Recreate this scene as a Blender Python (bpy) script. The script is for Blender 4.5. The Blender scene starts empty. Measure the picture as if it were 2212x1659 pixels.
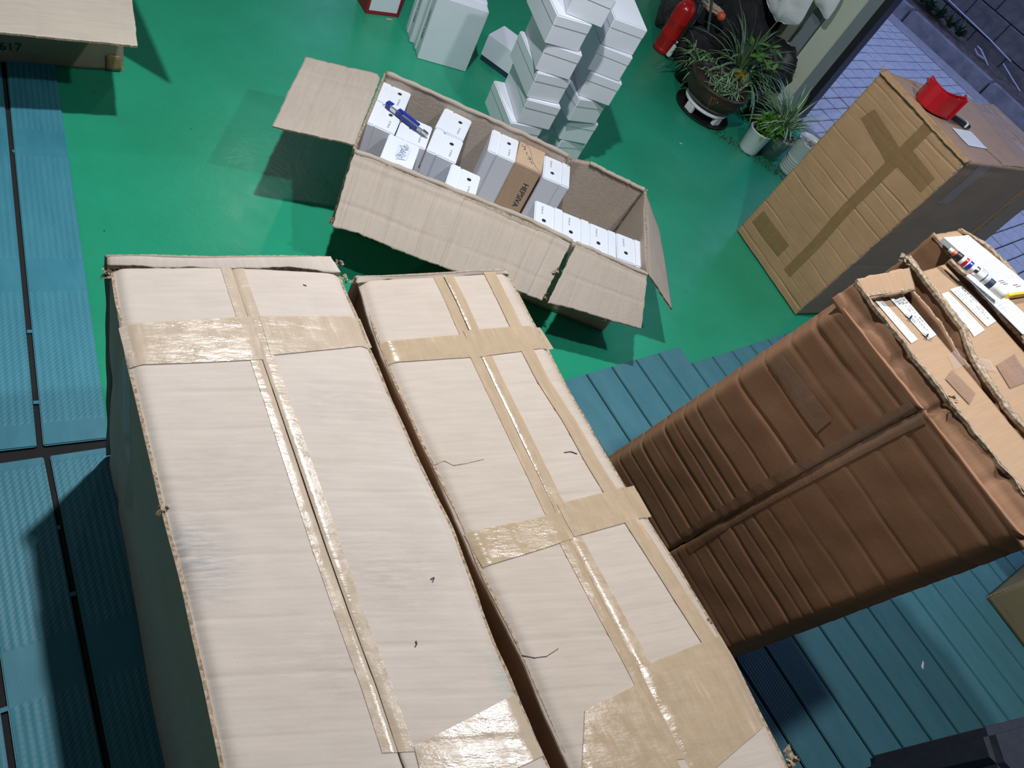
import bpy, bmesh, math, random
from mathutils import Vector as V, Matrix, noise
random.seed(7)
rnd = random.Random(7)
SC = bpy.context.scene
COL = SC.collection
# ------------------------------------------------------------------ camera
FW, FH, FOC, CAMH = 2212, 1659, 1600.0, 1.75
NAD = (240.0, 2050.0)                      # where the verticals of the picture meet
_d = V(((NAD[0]-FW/2)/FOC, -(NAD[1]-FH/2)/FOC, -1)).normalized()
_up = -_d
_fw = (V((0, 0, -1)) - _up*(V((0, 0, -1)).dot(_up))).normalized()
_rx = _fw.cross(_up)
ROT = Matrix((_rx, _fw, _up))
cd = bpy.data.cameras.new('camera'); cam = bpy.data.objects.new('camera', cd); COL.objects.link(cam)
cd.sensor_fit = 'HORIZONTAL'; cd.sensor_width = 36; cd.lens = FOC/FW*36; cd.clip_start = .02
cam.matrix_world = Matrix.Translation((0, 0, CAMH)) @ ROT.to_4x4()
SC.camera = cam
CP = V((0, 0, CAMH))
# ------------------------------------------------------------------ light
SC.view_settings.view_transform = 'Standard'; SC.view_settings.look = 'None'
SC.view_settings.gamma = 1; SC.view_settings.exposure = 0.0
try: SC.view_settings.use_curve_mapping = False
except Exception: pass
w = bpy.data.worlds.new('dusk_sky'); SC.world = w; w.use_nodes = True
w.node_tree.nodes['Background'].inputs[0].default_value = (.36, .47, .90, 1)
w.node_tree.nodes['Background'].inputs[1].default_value = 2.2
def lamp(name, loc, power, size, col, target=None):
    ld = bpy.data.lights.new(name, 'AREA'); ld.shape = 'DISK'; ld.size = size; ld.energy = power; ld.color = col
    o = bpy.data.objects.new(name, ld); COL.objects.link(o); o.location = loc
    if target:
        o.rotation_euler = (V(target)-V(loc)).to_track_quat('-Z', 'Y').to_euler()
    return o
LA = V((-.72, 1.42, 2.8))
lamp('ceiling_lamp', LA, 62, .085, (.97, .985, 1.0))
lamp('ceiling_lamp_middle', (.72, 1.42, 2.8), 31, .10, (.95, .975, 1.0))
lamp('fill_lamp_left', (-3.3, .2, 2.75), 9, .12, (.95, .97, 1.0))  # added fill light, lifts the left wall of the front carton
lamp('ceiling_lamp_back', (-2.7, 4.2, 2.8), 7, .10, (.95, .97, 1.0))

# ------------------------------------------------------------------ frames
U = V((.828, -.561, 0)).normalized(); N = V((.561, .828, 0)).normalized(); Z = V((0, 0, 1))
def ray(px, py): return ROT @ V(((px-FW/2)/FOC, -(py-FH/2)/FOC, -1))
def G(px, py, z=0.0):
    d = ray(px, py); return CP + d*((z-CAMH)/d.z)
def GN(px, py, n):                         # on the upright plane n = const
    d = ray(px, py); return CP + d*((n-CP.dot(N))/d.dot(N))
def GP(px, py, p0, nrm):
    d = ray(px, py); return CP + d*((p0-CP).dot(nrm)/d.dot(nrm))
def L(a, b, z=0.0): return U*a + N*b + Z*z
def toL(p): return p.dot(U), p.dot(N)
def proj(P):
    c = ROT.transposed() @ (V(P)-CP)
    return FW/2+FOC*c.x/-c.z, FH/2-FOC*c.y/-c.z
# ------------------------------------------------------------------ materials
def newmat(name):
    m = bpy.data.materials.new(name); m.use_nodes = True
    nt = m.node_tree; return m, nt, nt.nodes['Principled BSDF']
def nd(nt, t, **k):
    n = nt.nodes.new(t)
    for a, b in k.items():
        if a.startswith('i_'):
            key = a[2:]; key = int(key) if key.isdigit() else key.replace('_', ' ')
            n.inputs[key].default_value = b
        else: setattr(n, a, b)
    return n
def ramp(nt, fac, stops):
    r = nt.nodes.new('ShaderNodeValToRGB'); e = r.color_ramp.elements
    while len(e) < len(stops): e.new(.5)
    for x, (p, c) in zip(e, stops):
        x.position = p; x.color = (*c, 1) if len(c) == 3 else c
    nt.links.new(fac, r.inputs[0]); return r.outputs[0]
def mixc(nt, fac, a, b, bt='MIX'):
    m = nt.nodes.new('ShaderNodeMix'); m.data_type = 'RGBA'; m.blend_type = bt
    for s, x in ((0, fac), (6, a), (7, b)):
        if isinstance(x, (int, float)): m.inputs[s].default_value = x
        elif isinstance(x, tuple): m.inputs[s].default_value = (*x, 1)
        else: nt.links.new(x, m.inputs[s])
    return m.outputs[2]
def noi(nt, vec, scale, detail=4, rough=.6):
    n = nd(nt, 'ShaderNodeTexNoise'); n.inputs['Scale'].default_value = scale
    n.inputs['Detail'].default_value = detail; n.inputs['Roughness'].default_value = rough
    nt.links.new(vec, n.inputs['Vector']); return n.outputs['Fac']
def mapv(nt, vec, sc):
    m = nd(nt, 'ShaderNodeMapping'); m.inputs['Scale'].default_value = sc
    nt.links.new(vec, m.inputs['Vector']); return m.outputs[0]
def bump(nt, b, h, dist, strength=1.0, prev=None):
    n = nd(nt, 'ShaderNodeBump'); n.inputs['Distance'].default_value = dist; n.inputs['Strength'].default_value = strength
    nt.links.new(h, n.inputs['Height'])
    if prev is not None: nt.links.new(prev, n.inputs['Normal'])
    nt.links.new(n.outputs[0], b.inputs['Normal']); return n.outputs[0]
def plain(name, col, rough=.5, metal=0, var=.12, nscale=40, spec=.5):
    m, nt, b = newmat(name); tc = nd(nt, 'ShaderNodeTexCoord')
    f = noi(nt, tc.outputs['Object'], nscale, 3)
    lo = tuple(c*(1-var) for c in col); hi = tuple(min(1, c*(1+var)) for c in col)
    nt.links.new(ramp(nt, f, [(.3, lo), (.7, hi)]), b.inputs['Base Color'])
    b.inputs['Roughness'].default_value = rough; b.inputs['Metallic'].default_value = metal
    b.inputs['Specular IOR Level'].default_value = spec
    return m
def cardboard(name, base, dark, flute=.0075, fstr=.25, rough=.72, stain=None, emboss=False, along='y'):
    """kraft liner; UV in metres. along = axis across which the flutes repeat"""
    m, nt, b = newmat(name); tc = nd(nt, 'ShaderNodeTexCoord'); uv = tc.outputs['UV']
    big = noi(nt, uv, 5, 4); fine = noi(nt, uv, 420, 2, .7); mid = noi(nt, mapv(nt, uv, (6, 60, 1) if along == 'y' else (60, 6, 1)), 1.6, 4)
    c1 = ramp(nt, big, [(.32, dark), (.62, base)])
    c2 = mixc(nt, .35, c1, ramp(nt, mid, [(.35, tuple(x*.82 for x in base)), (.65, tuple(min(1, x*1.06) for x in base))]))
    c3 = mixc(nt, ramp(nt, fine, [(.60, (0, 0, 0)), (.74, (.45, .45, .45))]), c2, tuple(x*.62 for x in base))
    if stain:
        for (su, sv, r1, r2, colr, amt) in stain:
            mp = nd(nt, 'ShaderNodeMapping'); mp.inputs['Location'].default_value = (-su/r1, -sv/r2, 0); mp.inputs['Scale'].default_value = (1/r1, 1/r2, 1)
            nt.links.new(uv, mp.inputs['Vector'])
            g = nd(nt, 'ShaderNodeTexGradient', gradient_type='SPHERICAL'); nt.links.new(mp.outputs[0], g.inputs['Vector'])
            st = noi(nt, mapv(nt, uv, (25, 190, 1)), 1.0, 5, .7)
            mul = nd(nt, 'ShaderNodeMath', operation='MULTIPLY'); nt.links.new(g.outputs['Fac'], mul.inputs[0]); nt.links.new(ramp(nt, st, [(.38, (0, 0, 0)), (.62, (1, 1, 1))]), mul.inputs[1])
            mu2 = nd(nt, 'ShaderNodeMath', operation='MULTIPLY', use_clamp=True); nt.links.new(mul.outputs[0], mu2.inputs[0]); mu2.inputs[1].default_value = amt
            c3 = mixc(nt, mu2.outputs[0], c3, colr)
    nt.links.new(c3, b.inputs['Base Color']); b.inputs['Roughness'].default_value = rough
    b.inputs['Specular IOR Level'].default_value = .25
    wv = nd(nt, 'ShaderNodeTexWave', bands_direction='Y' if along == 'y' else 'X'); wv.inputs['Scale'].default_value = .314/flute
    wv.inputs['Distortion'].default_value = .6; wv.inputs['Detail'].default_value = 1; nt.links.new(uv, wv.inputs['Vector'])
    p = bump(nt, b, wv.outputs['Fac'], .0012, fstr)
    p = bump(nt, b, noi(nt, uv, 14, 5), .004, .22, p)
    if emboss:
        vo = nd(nt, 'ShaderNodeTexVoronoi'); vo.inputs['Scale'].default_value = 1; nt.links.new(mapv(nt, uv, (75, 130, 1)), vo.inputs['Vector'])
        p = bump(nt, b, vo.outputs['Distance'], .0014, .35, p)
    bump(nt, b, fine, .0006, .25, p)
    return m
M = {}
M['paleL'] = cardboard('pale_kraft', (.515, .448, .395), (.47, .40, .345), .0080, .05,
    stain=[(.025, .545, .085, .10, (.25, .245, .26), .9), (.20, .70, .16, .10, (.25, .21, .19), .30), (.12, .42, .2, .08, (.25, .21, .19), .25)])
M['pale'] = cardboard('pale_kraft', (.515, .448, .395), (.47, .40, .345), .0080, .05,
    stain=[(.22, .80, .05, .09, (.12, .22, .19), .8), (.08, .62, .16, .12, (.25, .21, .19), .35), (.12, .30, .2, .07, (.25, .21, .19), .25)])
M['pale2'] = cardboard('pinkish_kraft', (.485, .412, .352), (.445, .37, .31), .0080, .05)
M['pale_side'] = cardboard('pale_kraft_wall', (.50, .42, .34), (.44, .37, .30), .008, .08)
M['inside'] = cardboard('kraft_inner_liner', (.45, .382, .322), (.395, .33, .272), .0070, .16, emboss=True, along='x')
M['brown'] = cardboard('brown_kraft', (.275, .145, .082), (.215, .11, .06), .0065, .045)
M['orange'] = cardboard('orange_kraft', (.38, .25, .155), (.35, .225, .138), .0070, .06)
M['yellowish'] = cardboard('yellowish_kraft', (.46, .285, .155), (.38, .23, .12), .0065, .12)
M['pinktop'] = cardboard('pinkish_brown_kraft', (.42, .285, .205), (.37, .245, .175), .0070, .06)
M['olive'] = cardboard('dull_olive_kraft', (.26, .21, .12), (.21, .17, .095), .008, .2)
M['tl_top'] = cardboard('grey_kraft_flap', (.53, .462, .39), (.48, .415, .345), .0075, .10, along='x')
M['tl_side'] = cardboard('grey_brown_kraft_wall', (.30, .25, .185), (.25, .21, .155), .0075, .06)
def edge_mat():
    m, nt, b = newmat('cut_cardboard_edge'); tc = nd(nt, 'ShaderNodeTexCoord')
    f = noi(nt, tc.outputs['Object'], 160, 3)
    nt.links.new(ramp(nt, f, [(.35, (.16, .115, .075)), (.65, (.44, .34, .24))]), b.inputs['Base Color']); b.inputs['Roughness'].default_value = .9
    return m
M['edge'] = edge_mat()
def tape_mat(name, col, alpha, rough=.16, tint=1.0):
    m, nt, b = newmat(name); tc = nd(nt, 'ShaderNodeTexCoord'); uv = tc.outputs['UV']
    f = noi(nt, uv, 30, 5, .6); streak = noi(nt, mapv(nt, uv, (55, 7, 1)), 1.5, 5, .65)
    nt.links.new(ramp(nt, streak, [(.3, tuple(c*.86 for c in col)), (.62, col), (.78, tuple(min(1, c*1.35+.03) for c in col))]), b.inputs['Base Color'])
    b.inputs['Alpha'].default_value = alpha
    nt.links.new(ramp(nt, f, [(.35, (rough*.6,)*3), (.7, (rough*2.4,)*3)]), b.inputs['Roughness'])
    b.inputs['Specular IOR Level'].default_value = .6
    vo = noi(nt, mapv(nt, uv, (26, 70, 1)), 1.0, 5, .6)
    p = bump(nt, b, vo, .003, .38); bump(nt, b, noi(nt, uv, 260, 3), .0005, .25, p)
    return m
M['tape'] = tape_mat('brown_packing_tape', (.52, .415, .315), .88)
M['tape2'] = tape_mat('ochre_packing_tape', (.465, .35, .235), .90)
M['taped'] = tape_mat('dark_packing_tape', (.31, .185, .08), .88, .2)
M['tape3'] = tape_mat('reddish_packing_tape', (.33, .20, .125), .85)
M['tape4'] = tape_mat('dark_brown_packing_tape', (.22, .115, .065), .85)
M['clear'] = tape_mat('clear_packing_tape', (.66, .60, .62), .17, .10)
M['white'] = plain('white_box_paper', (.745, .785, .86), .42, var=.02, nscale=8)
M['paper'] = plain('white_paper', (.80, .83, .86), .6, var=.03)
M['ink'] = plain('black_ink', (.012, .012, .016), .6)
M['blueink'] = plain('blue_ink', (.02, .16, .40), .6)
M['navyink'] = plain('navy_print', (.02, .035, .07), .6)
M['greyline'] = plain('grey_ruling', (.42, .47, .52), .6)
M['hole'] = plain('dark_hole', (.012, .012, .014), .9)
M['metal'] = plain('bright_metal', (.62, .63, .66), .25, 1.0, .08)
M['steel'] = plain('zinc_steel', (.45, .46, .47), .4, 1.0)
M['blue'] = plain('blue_plastic', (.02, .035, .30), .3, var=.08)
M['wplastic'] = plain('white_plastic', (.75, .78, .80), .35, var=.03)
M['clearpl'] = plain('milky_plastic', (.70, .74, .70), .3, var=.03)
M['red'] = plain('red_plastic', (.50, .012, .02), .32, var=.06)
M['redpaint'] = plain('red_enamel', (.46, .012, .012), .22, var=.06)
M['redcard'] = plain('dark_red_card', (.28, .012, .022), .5, var=.1)
M['black'] = plain('black_plastic', (.012, .013, .016), .45)
M['blackcloth'] = plain('black_fabric', (.014, .015, .019), .85, var=.4)
M['greycloth'] = plain('dark_grey_fabric', (.045, .045, .05), .9, var=.45, nscale=70)
M['navy'] = plain('navy_fabric', (.055, .062, .085), .8, var=.15)
M['kraftbox'] = plain('plain_kraft_box', (.52, .37, .25), .65, var=.05)
M['yellow'] = plain('yellow_plastic', (.72, .47, .01), .4)
M['orangepl'] = plain('orange_plastic', (.75, .12, .05), .4)
M['beige'] = plain('beige_painted_panel', (.66, .72, .60), .5, var=.03, nscale=4)
M['greypost'] = plain('grey_painted_post', (.24, .29, .32), .45, var=.05, nscale=5)
M['darkpost'] = plain('black_rubber_seal', (.012, .014, .02), .5)
M['darkwall'] = plain('dark_wall', (.06, .07, .075), .7)
M['wallpaint'] = plain('grey_wall_paint', (.22, .225, .23), .8, var=.05, nscale=2)
M['ceil'] = plain('grey_ceiling_paint', (.13, .13, .14), .9, var=.05, nscale=2)
M['soil'] = plain('dark_soil', (.045, .032, .025), .95, var=.6, nscale=90)
M['gravel'] = plain('bark_chips', (.18, .13, .11), .9, var=.5, nscale=60)
M['pebble'] = plain('pale_pebble', (.50, .45, .42), .8, var=.2)
M['curb'] = plain('concrete_kerb', (.17, .165, .18), .85, var=.3, nscale=9)
M['block'] = plain('concrete_block', (.095, .085, .085), .9, var=.3, nscale=12)
M['gutter'] = plain('gutter_concrete', (.25, .235, .25), .85, var=.18, nscale=14)
M['earth'] = plain('bare_earth', (.07, .055, .048), .95, var=.5, nscale=18)
M['joint'] = plain('dark_joint', (.035, .036, .05), .95)
M['wpot'] = plain('white_glazed_pot', (.66, .72, .72), .3, var=.03)
M['grpot'] = plain('grey_plastic_pot', (.36, .40, .40), .25, var=.15, nscale=20)
M['cord'] = plain('grey_cord', (.35, .36, .42), .6)
M['stem'] = plain('green_stem', (.12, .20, .08), .6)
M['leafg'] = plain('bright_green_leaf', (.10, .27, .035), .45, var=.3, nscale=25)
M['leafd'] = plain('dark_green_leaf', (.02, .06, .025), .5, var=.4, nscale=25)
M['deadleaf'] = plain('dry_brown_leaf', (.22, .08, .03), .8, var=.3)
def paver_mat():
    m, nt, b = newmat('concrete_paver'); tc = nd(nt, 'ShaderNodeTexCoord')
    inf = nd(nt, 'ShaderNodeObjectInfo'); f = noi(nt, tc.outputs['Object'], 22, 6, .7); g = noi(nt, tc.outputs['Object'], 130, 2)
    c = ramp(nt, f, [(.3, (.30, .30, .32)), (.6, (.42, .42, .43)), (.75, (.48, .48, .48))])
    c = mixc(nt, ramp(nt, inf.outputs['Random'], [(0, (0, 0, 0)), (1, (.35, .35, .35))]), c, (.29, .29, .36))
    c = mixc(nt, ramp(nt, g, [(.62, (0, 0, 0)), (.72, (1, 1, 1))]), c, (.12, .12, .15))
    nt.links.new(c, b.inputs['Base Color']); b.inputs['Roughness'].default_value = .8; bump(nt, b, f, .004, .5)
    return m
M['paver'] = paver_mat()
def deck_mat(name, ribs, bands, lo=(.030, .185, .255), hi=(.050, .245, .325)):
    m, nt, b = newmat(name); tc = nd(nt, 'ShaderNodeTexCoord'); uv = tc.outputs['UV']
    inf = nd(nt, 'ShaderNodeObjectInfo'); f = noi(nt, mapv(nt, uv, (4, 14, 1)), 1.4, 5, .65); fine = noi(nt, uv, 300, 2)
    c = ramp(nt, f, [(.3, lo), (.7, hi)])
    c = mixc(nt, ramp(nt, inf.outputs['Random'], [(0, (0, 0, 0)), (1, (.22, .22, .22))]), c, (.065, .18, .23))
    wv = nd(nt, 'ShaderNodeTexWave', bands_direction='Y'); wv.inputs['Scale'].default_value = ribs; wv.inputs['Distortion'].default_value = .15
    nt.links.new(uv, wv.inputs['Vector'])
    h = wv.outputs['Fac']
    if bands:
        b2 = nd(nt, 'ShaderNodeTexWave', bands_direction='X'); b2.inputs['Scale'].default_value = bands; nt.links.new(uv, b2.inputs['Vector'])
        msk = ramp(nt, b2.outputs['Fac'], [(.10, (0, 0, 0)), (.13, (1, 1, 1))])
        hz = nd(nt, 'ShaderNodeTexWave', wave_type='BANDS', bands_direction='DIAGONAL'); hz.inputs['Scale'].default_value = 55; nt.links.new(uv, hz.inputs['Vector'])
        add = nd(nt, 'ShaderNodeMath', operation='MULTIPLY_ADD'); nt.links.new(hz.outputs['Fac'], add.inputs[0]); add.inputs[1].default_value = .45; nt.links.new(h, add.inputs[2])
        mul = nd(nt, 'ShaderNodeMath', operation='MULTIPLY'); nt.links.new(add.outputs[0], mul.inputs[0]); nt.links.new(msk, mul.inputs[1]); h = mul.outputs[0]
        c = mixc(nt, ramp(nt, h, [(.2, (0, 0, 0)), (1.0, (.28, .28, .28))]), c, (.075, .26, .33))  # raised ribs tinted lighter, a highlight put into the colour
    nt.links.new(c, b.inputs['Base Color']); b.inputs['Roughness'].default_value = .5; b.inputs['Specular IOR Level'].default_value = .35
    p = bump(nt, b, h, .0014, .5); bump(nt, b, fine, .0006, .3, p)
    return m
M['deckL'] = deck_mat('teal_ribbed_plastic', 21, .62)
M['deckR'] = deck_mat('teal_plank_plastic', 30, 0, (.048, .160, .195), (.066, .20, .24))
def floor_mat():
    m, nt, b = newmat('green_epoxy_floor'); tc = nd(nt, 'ShaderNodeTexCoord'); ob = tc.outputs['Object']
    f = noi(nt, ob, 1.3, 5, .6); g = noi(nt, ob, 7, 6, .7); fine = noi(nt, ob, 220, 2)
    c = ramp(nt, f, [(.3, (.016, .255, .135)), (.7, (.024, .335, .195))])
    c = mixc(nt, ramp(nt, g, [(.55, (0, 0, 0)), (.8, (.35, .35, .35))]), c, (.02, .17, .11))
    sc = noi(nt, mapv(nt, ob, (26, 9, 1)), 1.0, 6, .75)
    c = mixc(nt, ramp(nt, sc, [(.70, (0, 0, 0)), (.76, (.8, .8, .8))]), c, (.22, .42, .33))
    sp = nd(nt, 'ShaderNodeTexVoronoi'); sp.inputs['Scale'].default_value = 9; nt.links.new(ob, sp.inputs['Vector'])
    c = mixc(nt, ramp(nt, sp.outputs['Distance'], [(.018, (1, 1, 1)), (.03, (0, 0, 0))]), c, (.02, .05, .04))
    nt.links.new(c, b.inputs['Base Color'])
    nt.links.new(ramp(nt, g, [(.3, (.22,)*3), (.75, (.40,)*3)]), b.inputs['Roughness'])
    p = bump(nt, b, noi(nt, ob, 45, 4), .003, .22); bump(nt, b, fine, .0005, .25, p)
    b.inputs['Specular IOR Level'].default_value = .3
    return m
M['floor'] = floor_mat()
def leaf_mat(name, mid, side):
    m, nt, b = newmat(name); tc = nd(nt, 'ShaderNodeTexCoord'); s = nd(nt, 'ShaderNodeSeparateXYZ'); nt.links.new(tc.outputs['UV'], s.inputs[0])
    nt.links.new(ramp(nt, s.outputs[0], [(.0, side), (.28, side), (.36, mid), (.64, mid), (.72, side)]), b.inputs['Base Color']); b.inputs['Roughness'].default_value = .4
    return m
M['spider'] = leaf_mat('striped_spider_leaf', (.50, .60, .40), (.06, .19, .055))
M['spider2'] = leaf_mat('dark_spider_leaf', (.05, .14, .045), (.20, .32, .17))
def bowl_mat():
    m, nt, b = newmat('brown_glazed_stoneware'); tc = nd(nt, 'ShaderNodeTexCoord'); ob = tc.outputs['Object']
    f = noi(nt, mapv(nt, ob, (14, 14, 60)), 1.0, 5, .7); c = ramp(nt, f, [(.4, (.030, .018, .013)), (.62, (.055, .032, .02)), (.75, (.20, .10, .03))])
    nt.links.new(c, b.inputs['Base Color']); b.inputs['Roughness'].default_value = .35; return m
M['bowl'] = bowl_mat()
def bag_mat():
    m, nt, b = newmat('white_carrier_bag_film'); tc = nd(nt, 'ShaderNodeTexCoord'); ob = tc.outputs['Object']
    f = noi(nt, ob, 9, 5, .65); g = noi(nt, ob, 5, 2)
    c = mixc(nt, ramp(nt, g, [(.60, (0, 0, 0)), (.68, (.6, .6, .6))]), (.82, .85, .88), (.72, .52, .57))
    c = mixc(nt, ramp(nt, noi(nt, ob, 7, 3), [(.66, (0, 0, 0)), (.74, (.7, .7, .7))]), c, (.30, .42, .36))
    nt.links.new(c, b.inputs['Base Color']); b.inputs['Roughness'].default_value = .35; bump(nt, b, f, .012, .6); return m
M['bag'] = bag_mat()
# ------------------------------------------------------------------ object helpers
def link(name, me, mats, parent=None):
    o = bpy.data.objects.new(name, me); COL.objects.link(o)
    for m in (mats if isinstance(mats, (list, tuple)) else [mats]): me.materials.append(M[m] if isinstance(m, str) else m)
    if parent is not None: o.parent = parent; o.matrix_parent_inverse = parent_inv(parent)
    return o
def tag(o, label, cat, group=None):
    o['label'] = label; o['category'] = cat
    if group: o['group'] = group
    return o
def thing(name, label, cat, loc=(0, 0, 0), rz=0.0, group=None):
    o = bpy.data.objects.new(name, None); COL.objects.link(o); o.empty_display_size = .05
    o.location = loc; o.rotation_euler = (0, 0, rz); return tag(o, label, cat, group)
def struct(o): o['kind'] = 'structure'; return o
def stuff(o): o['kind'] = 'stuff'; return o
def mesh(name, verts, faces, uvs=None, mi=None, smooth=False):
    me = bpy.data.meshes.new(name); me.from_pydata([tuple(v) for v in verts], [], faces)
    if uvs:
        l = me.uv_layers.new(name='uv')
        for poly in me.polygons:
            for li in poly.loop_indices: l.data[li].uv = uvs[me.loops[li].vertex_index]
    if mi: me.polygons.foreach_set('material_index', mi)
    if smooth: me.polygons.foreach_set('use_smooth', [True]*len(me.polygons))
    me.update(); return me
def resample(pts, n):
    pts = [V(p) for p in pts]; d = [0]
    for a, b in zip(pts, pts[1:]): d.append(d[-1]+(b-a).length)
    out = []; k = 0
    for i in range(n):
        t = d[-1]*i/(n-1)
        while k < len(d)-2 and d[k+1] < t: k += 1
        f = (t-d[k])/max(1e-9, d[k+1]-d[k]); out.append(pts[k].lerp(pts[k+1], f))
    return out
class Surf:
    """ruled sheet between rail A (a=0) and rail B (a=1); b runs along the rails; displaced along nrm by h(x,y) in metres"""
    def __init__(s, A, B, nrm, h=None, n=80):
        s.A = resample(A, n); s.B = resample(B, n); s.n = n; s.nrm = V(nrm).normalized(); s.h = h
        s.w = ((s.B[0]-s.A[0]).length+(s.B[-1]-s.A[-1]).length)/2
        s.l = (sum((q-p).length for p, q in zip(s.A, s.A[1:]))+sum((q-p).length for p, q in zip(s.B, s.B[1:])))/2
    def base(s, a, b):
        t = b*(s.n-1); k = max(0, min(int(math.floor(t)), s.n-2)); f = t-k
        return s.A[k].lerp(s.A[k+1], f).lerp(s.B[k].lerp(s.B[k+1], f), a)
    def p(s, a, b, off=0.0):
        P = s.base(a, b); d = s.h(a*s.w, b*s.l) if s.h else 0
        return P + s.nrm*(d+off)
    def find(s, px, py):                                  # (a,b) of a picture point on the flat sheet, a may run a little past the rim
        best = None
        for i in range(-4, 25):
            for j in range(41):
                q = proj(s.base(i/20, j/40)); e = (q[0]-px)**2+(q[1]-py)**2
                if best is None or e < best[0]: best = (e, i/20, j/40)
        sa, sb = .05, .025; a, b = best[1], best[2]
        for it in range(16):
            for da in (-sa, 0, sa):
                for db in (-sb, 0, sb):
                    q = proj(s.base(a+da, b+db)); e = (q[0]-px)**2+(q[1]-py)**2
                    if e < best[0]: best = (e, a+da, b+db)
            if (a, b) == (best[1], best[2]): sa *= .5; sb *= .5
            a, b = best[1], best[2]
        return a, b
def sheet(name, s, na, nb, mat, parent, thick=.005, rag=0.0, seed=0, a0=0, a1=1, b0=0, b1=1, off=0.0, smooth=True, uvswap=False, edge='edge'):
    vs = []; uv = []; wdir = (s.B[s.n//2]-s.A[s.n//2]).normalized(); ldir = (s.A[-1]-s.A[0]).normalized()
    for j in range(nb+1):
        for i in range(na+1):
            a = a0+(a1-a0)*i/na; b = b0+(b1-b0)*j/nb; P = s.p(a, b, off)
            if rag:
                nz = noise.noise(P*38+V((seed*3.1, 0, 0)))+.5*noise.noise(P*110)
                if i in (0, na): P = P+wdir*(nz*rag)
                if j in (0, nb): P = P+ldir*(nz*rag)
            vs.append(P); uv.append((a*s.w, b*s.l) if not uvswap else (b*s.l, a*s.w))
    nf = len(vs); W1 = na+1; fs = []; mi = []
    flip = wdir.cross(ldir).dot(s.nrm) < 0
    def q(f, m):
        fs.append(f[::-1] if flip else f); mi.append(m)
    for j in range(nb):
        for i in range(na): q((j*W1+i, j*W1+i+1, (j+1)*W1+i+1, (j+1)*W1+i), 0)
    if thick:
        vs += [P-s.nrm*thick for P in vs]; uv += uv[:]
        for j in range(nb):
            for i in range(na): q((nf+j*W1+i, nf+(j+1)*W1+i, nf+(j+1)*W1+i+1, nf+j*W1+i+1), 0)
        ring = [i for i in range(na+1)]+[j*W1+na for j in range(1, nb+1)]+[nb*W1+i for i in range(na-1, -1, -1)]+[j*W1 for j in range(nb-1, 0, -1)]
        for k in range(len(ring)):
            x, y = ring[k], ring[(k+1) % len(ring)]; q((x, nf+x, nf+y, y), 1)
    me = mesh(name, vs, fs, uv, mi, False)
    if smooth: me.polygons.foreach_set('use_smooth', [m == 0 for m in mi])
    return link(name, me, [mat, edge], parent)
def folds(cs, amp=.0025, seed=0, fr=3.0, edge=None):
    """cs: (axis, pos, depth, width): dents across the sheet; edge=(w,l,r,drop) rolls the rim down"""
    def h(x, y):
        d = amp*noise.noise(V((x*fr, y*fr, seed*7.3)))+amp*.4*noise.noise(V((x*fr*4, y*fr*4, seed)))
        for ax, pos, dep, wd in cs:
            if ax == 'y': t = y-pos-.006*noise.noise(V((x*7, pos*31, seed)))
            else: t = x-pos-.006*noise.noise(V((y*7, pos*31, seed)))
            if abs(t) < 4*wd: d -= dep*(.62+.85*noise.noise(V(((x if ax == 'y' else y)*3.3, pos*57, seed))))*math.exp(-(t/wd)**2)
        if edge:
            w_, l_, r, drop = edge
            for q in (x, w_-x, y, l_-y):
                if q < r*2: d -= drop*math.exp(-(max(q, 0)/r)**2)
        return d
    return h
def flat(A0, A1, B0, B1, nrm, h=None): return Surf([A0, A1], [B0, B1], nrm, h, 2)
def boxmesh(name, x0, x1, y0, y1, z0, z1, bev=.0015, seg=1):
    bm = bmesh.new(); bmesh.ops.create_cube(bm, size=1)
    for v in bm.verts: v.co = V((x0+(v.co.x+.5)*(x1-x0), y0+(v.co.y+.5)*(y1-y0), z0+(v.co.z+.5)*(z1-z0)))
    if bev: bmesh.ops.bevel(bm, geom=bm.edges[:], offset=bev, segments=seg, affect='EDGES')
    me = bpy.data.meshes.new(name); bm.to_mesh(me); bm.free(); return me
def solid(name, quad, z0, z1, mat, parent=None, bev=.0):
    """upright prism over a ground polygon"""
    bm = bmesh.new(); n = len(quad); lo = [bm.verts.new((p[0], p[1], z0)) for p in quad]; hi = [bm.verts.new((p[0], p[1], z1)) for p in quad]
    bm.faces.new(lo[::-1]); bm.faces.new(hi)
    for i in range(n): bm.faces.new((lo[i], lo[(i+1) % n], hi[(i+1) % n], hi[i]))
    bmesh.ops.recalc_face_normals(bm, faces=bm.faces)
    if bev: bmesh.ops.bevel(bm, geom=bm.edges[:], offset=bev, segments=2, affect='EDGES')
    lay = bm.loops.layers.uv.new('uv')
    o_ = V(quad[0][:2]+(0,)) if isinstance(quad[0], tuple) else V((quad[0][0], quad[0][1], 0)); e1 = (V((quad[1][0], quad[1][1], 0))-o_).normalized(); e2 = Z.cross(e1)
    for f in bm.faces:
        for lp in f.loops:
            c = lp.vert.co-o_; lp[lay].uv = (c.dot(e1), c.dot(e2)) if abs(f.normal.z) > .5 else (c.dot(e1)+c.dot(e2), c.z)
    me = bpy.data.meshes.new(name); bm.to_mesh(me); bm.free(); return link(name, me, mat, parent)
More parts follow.
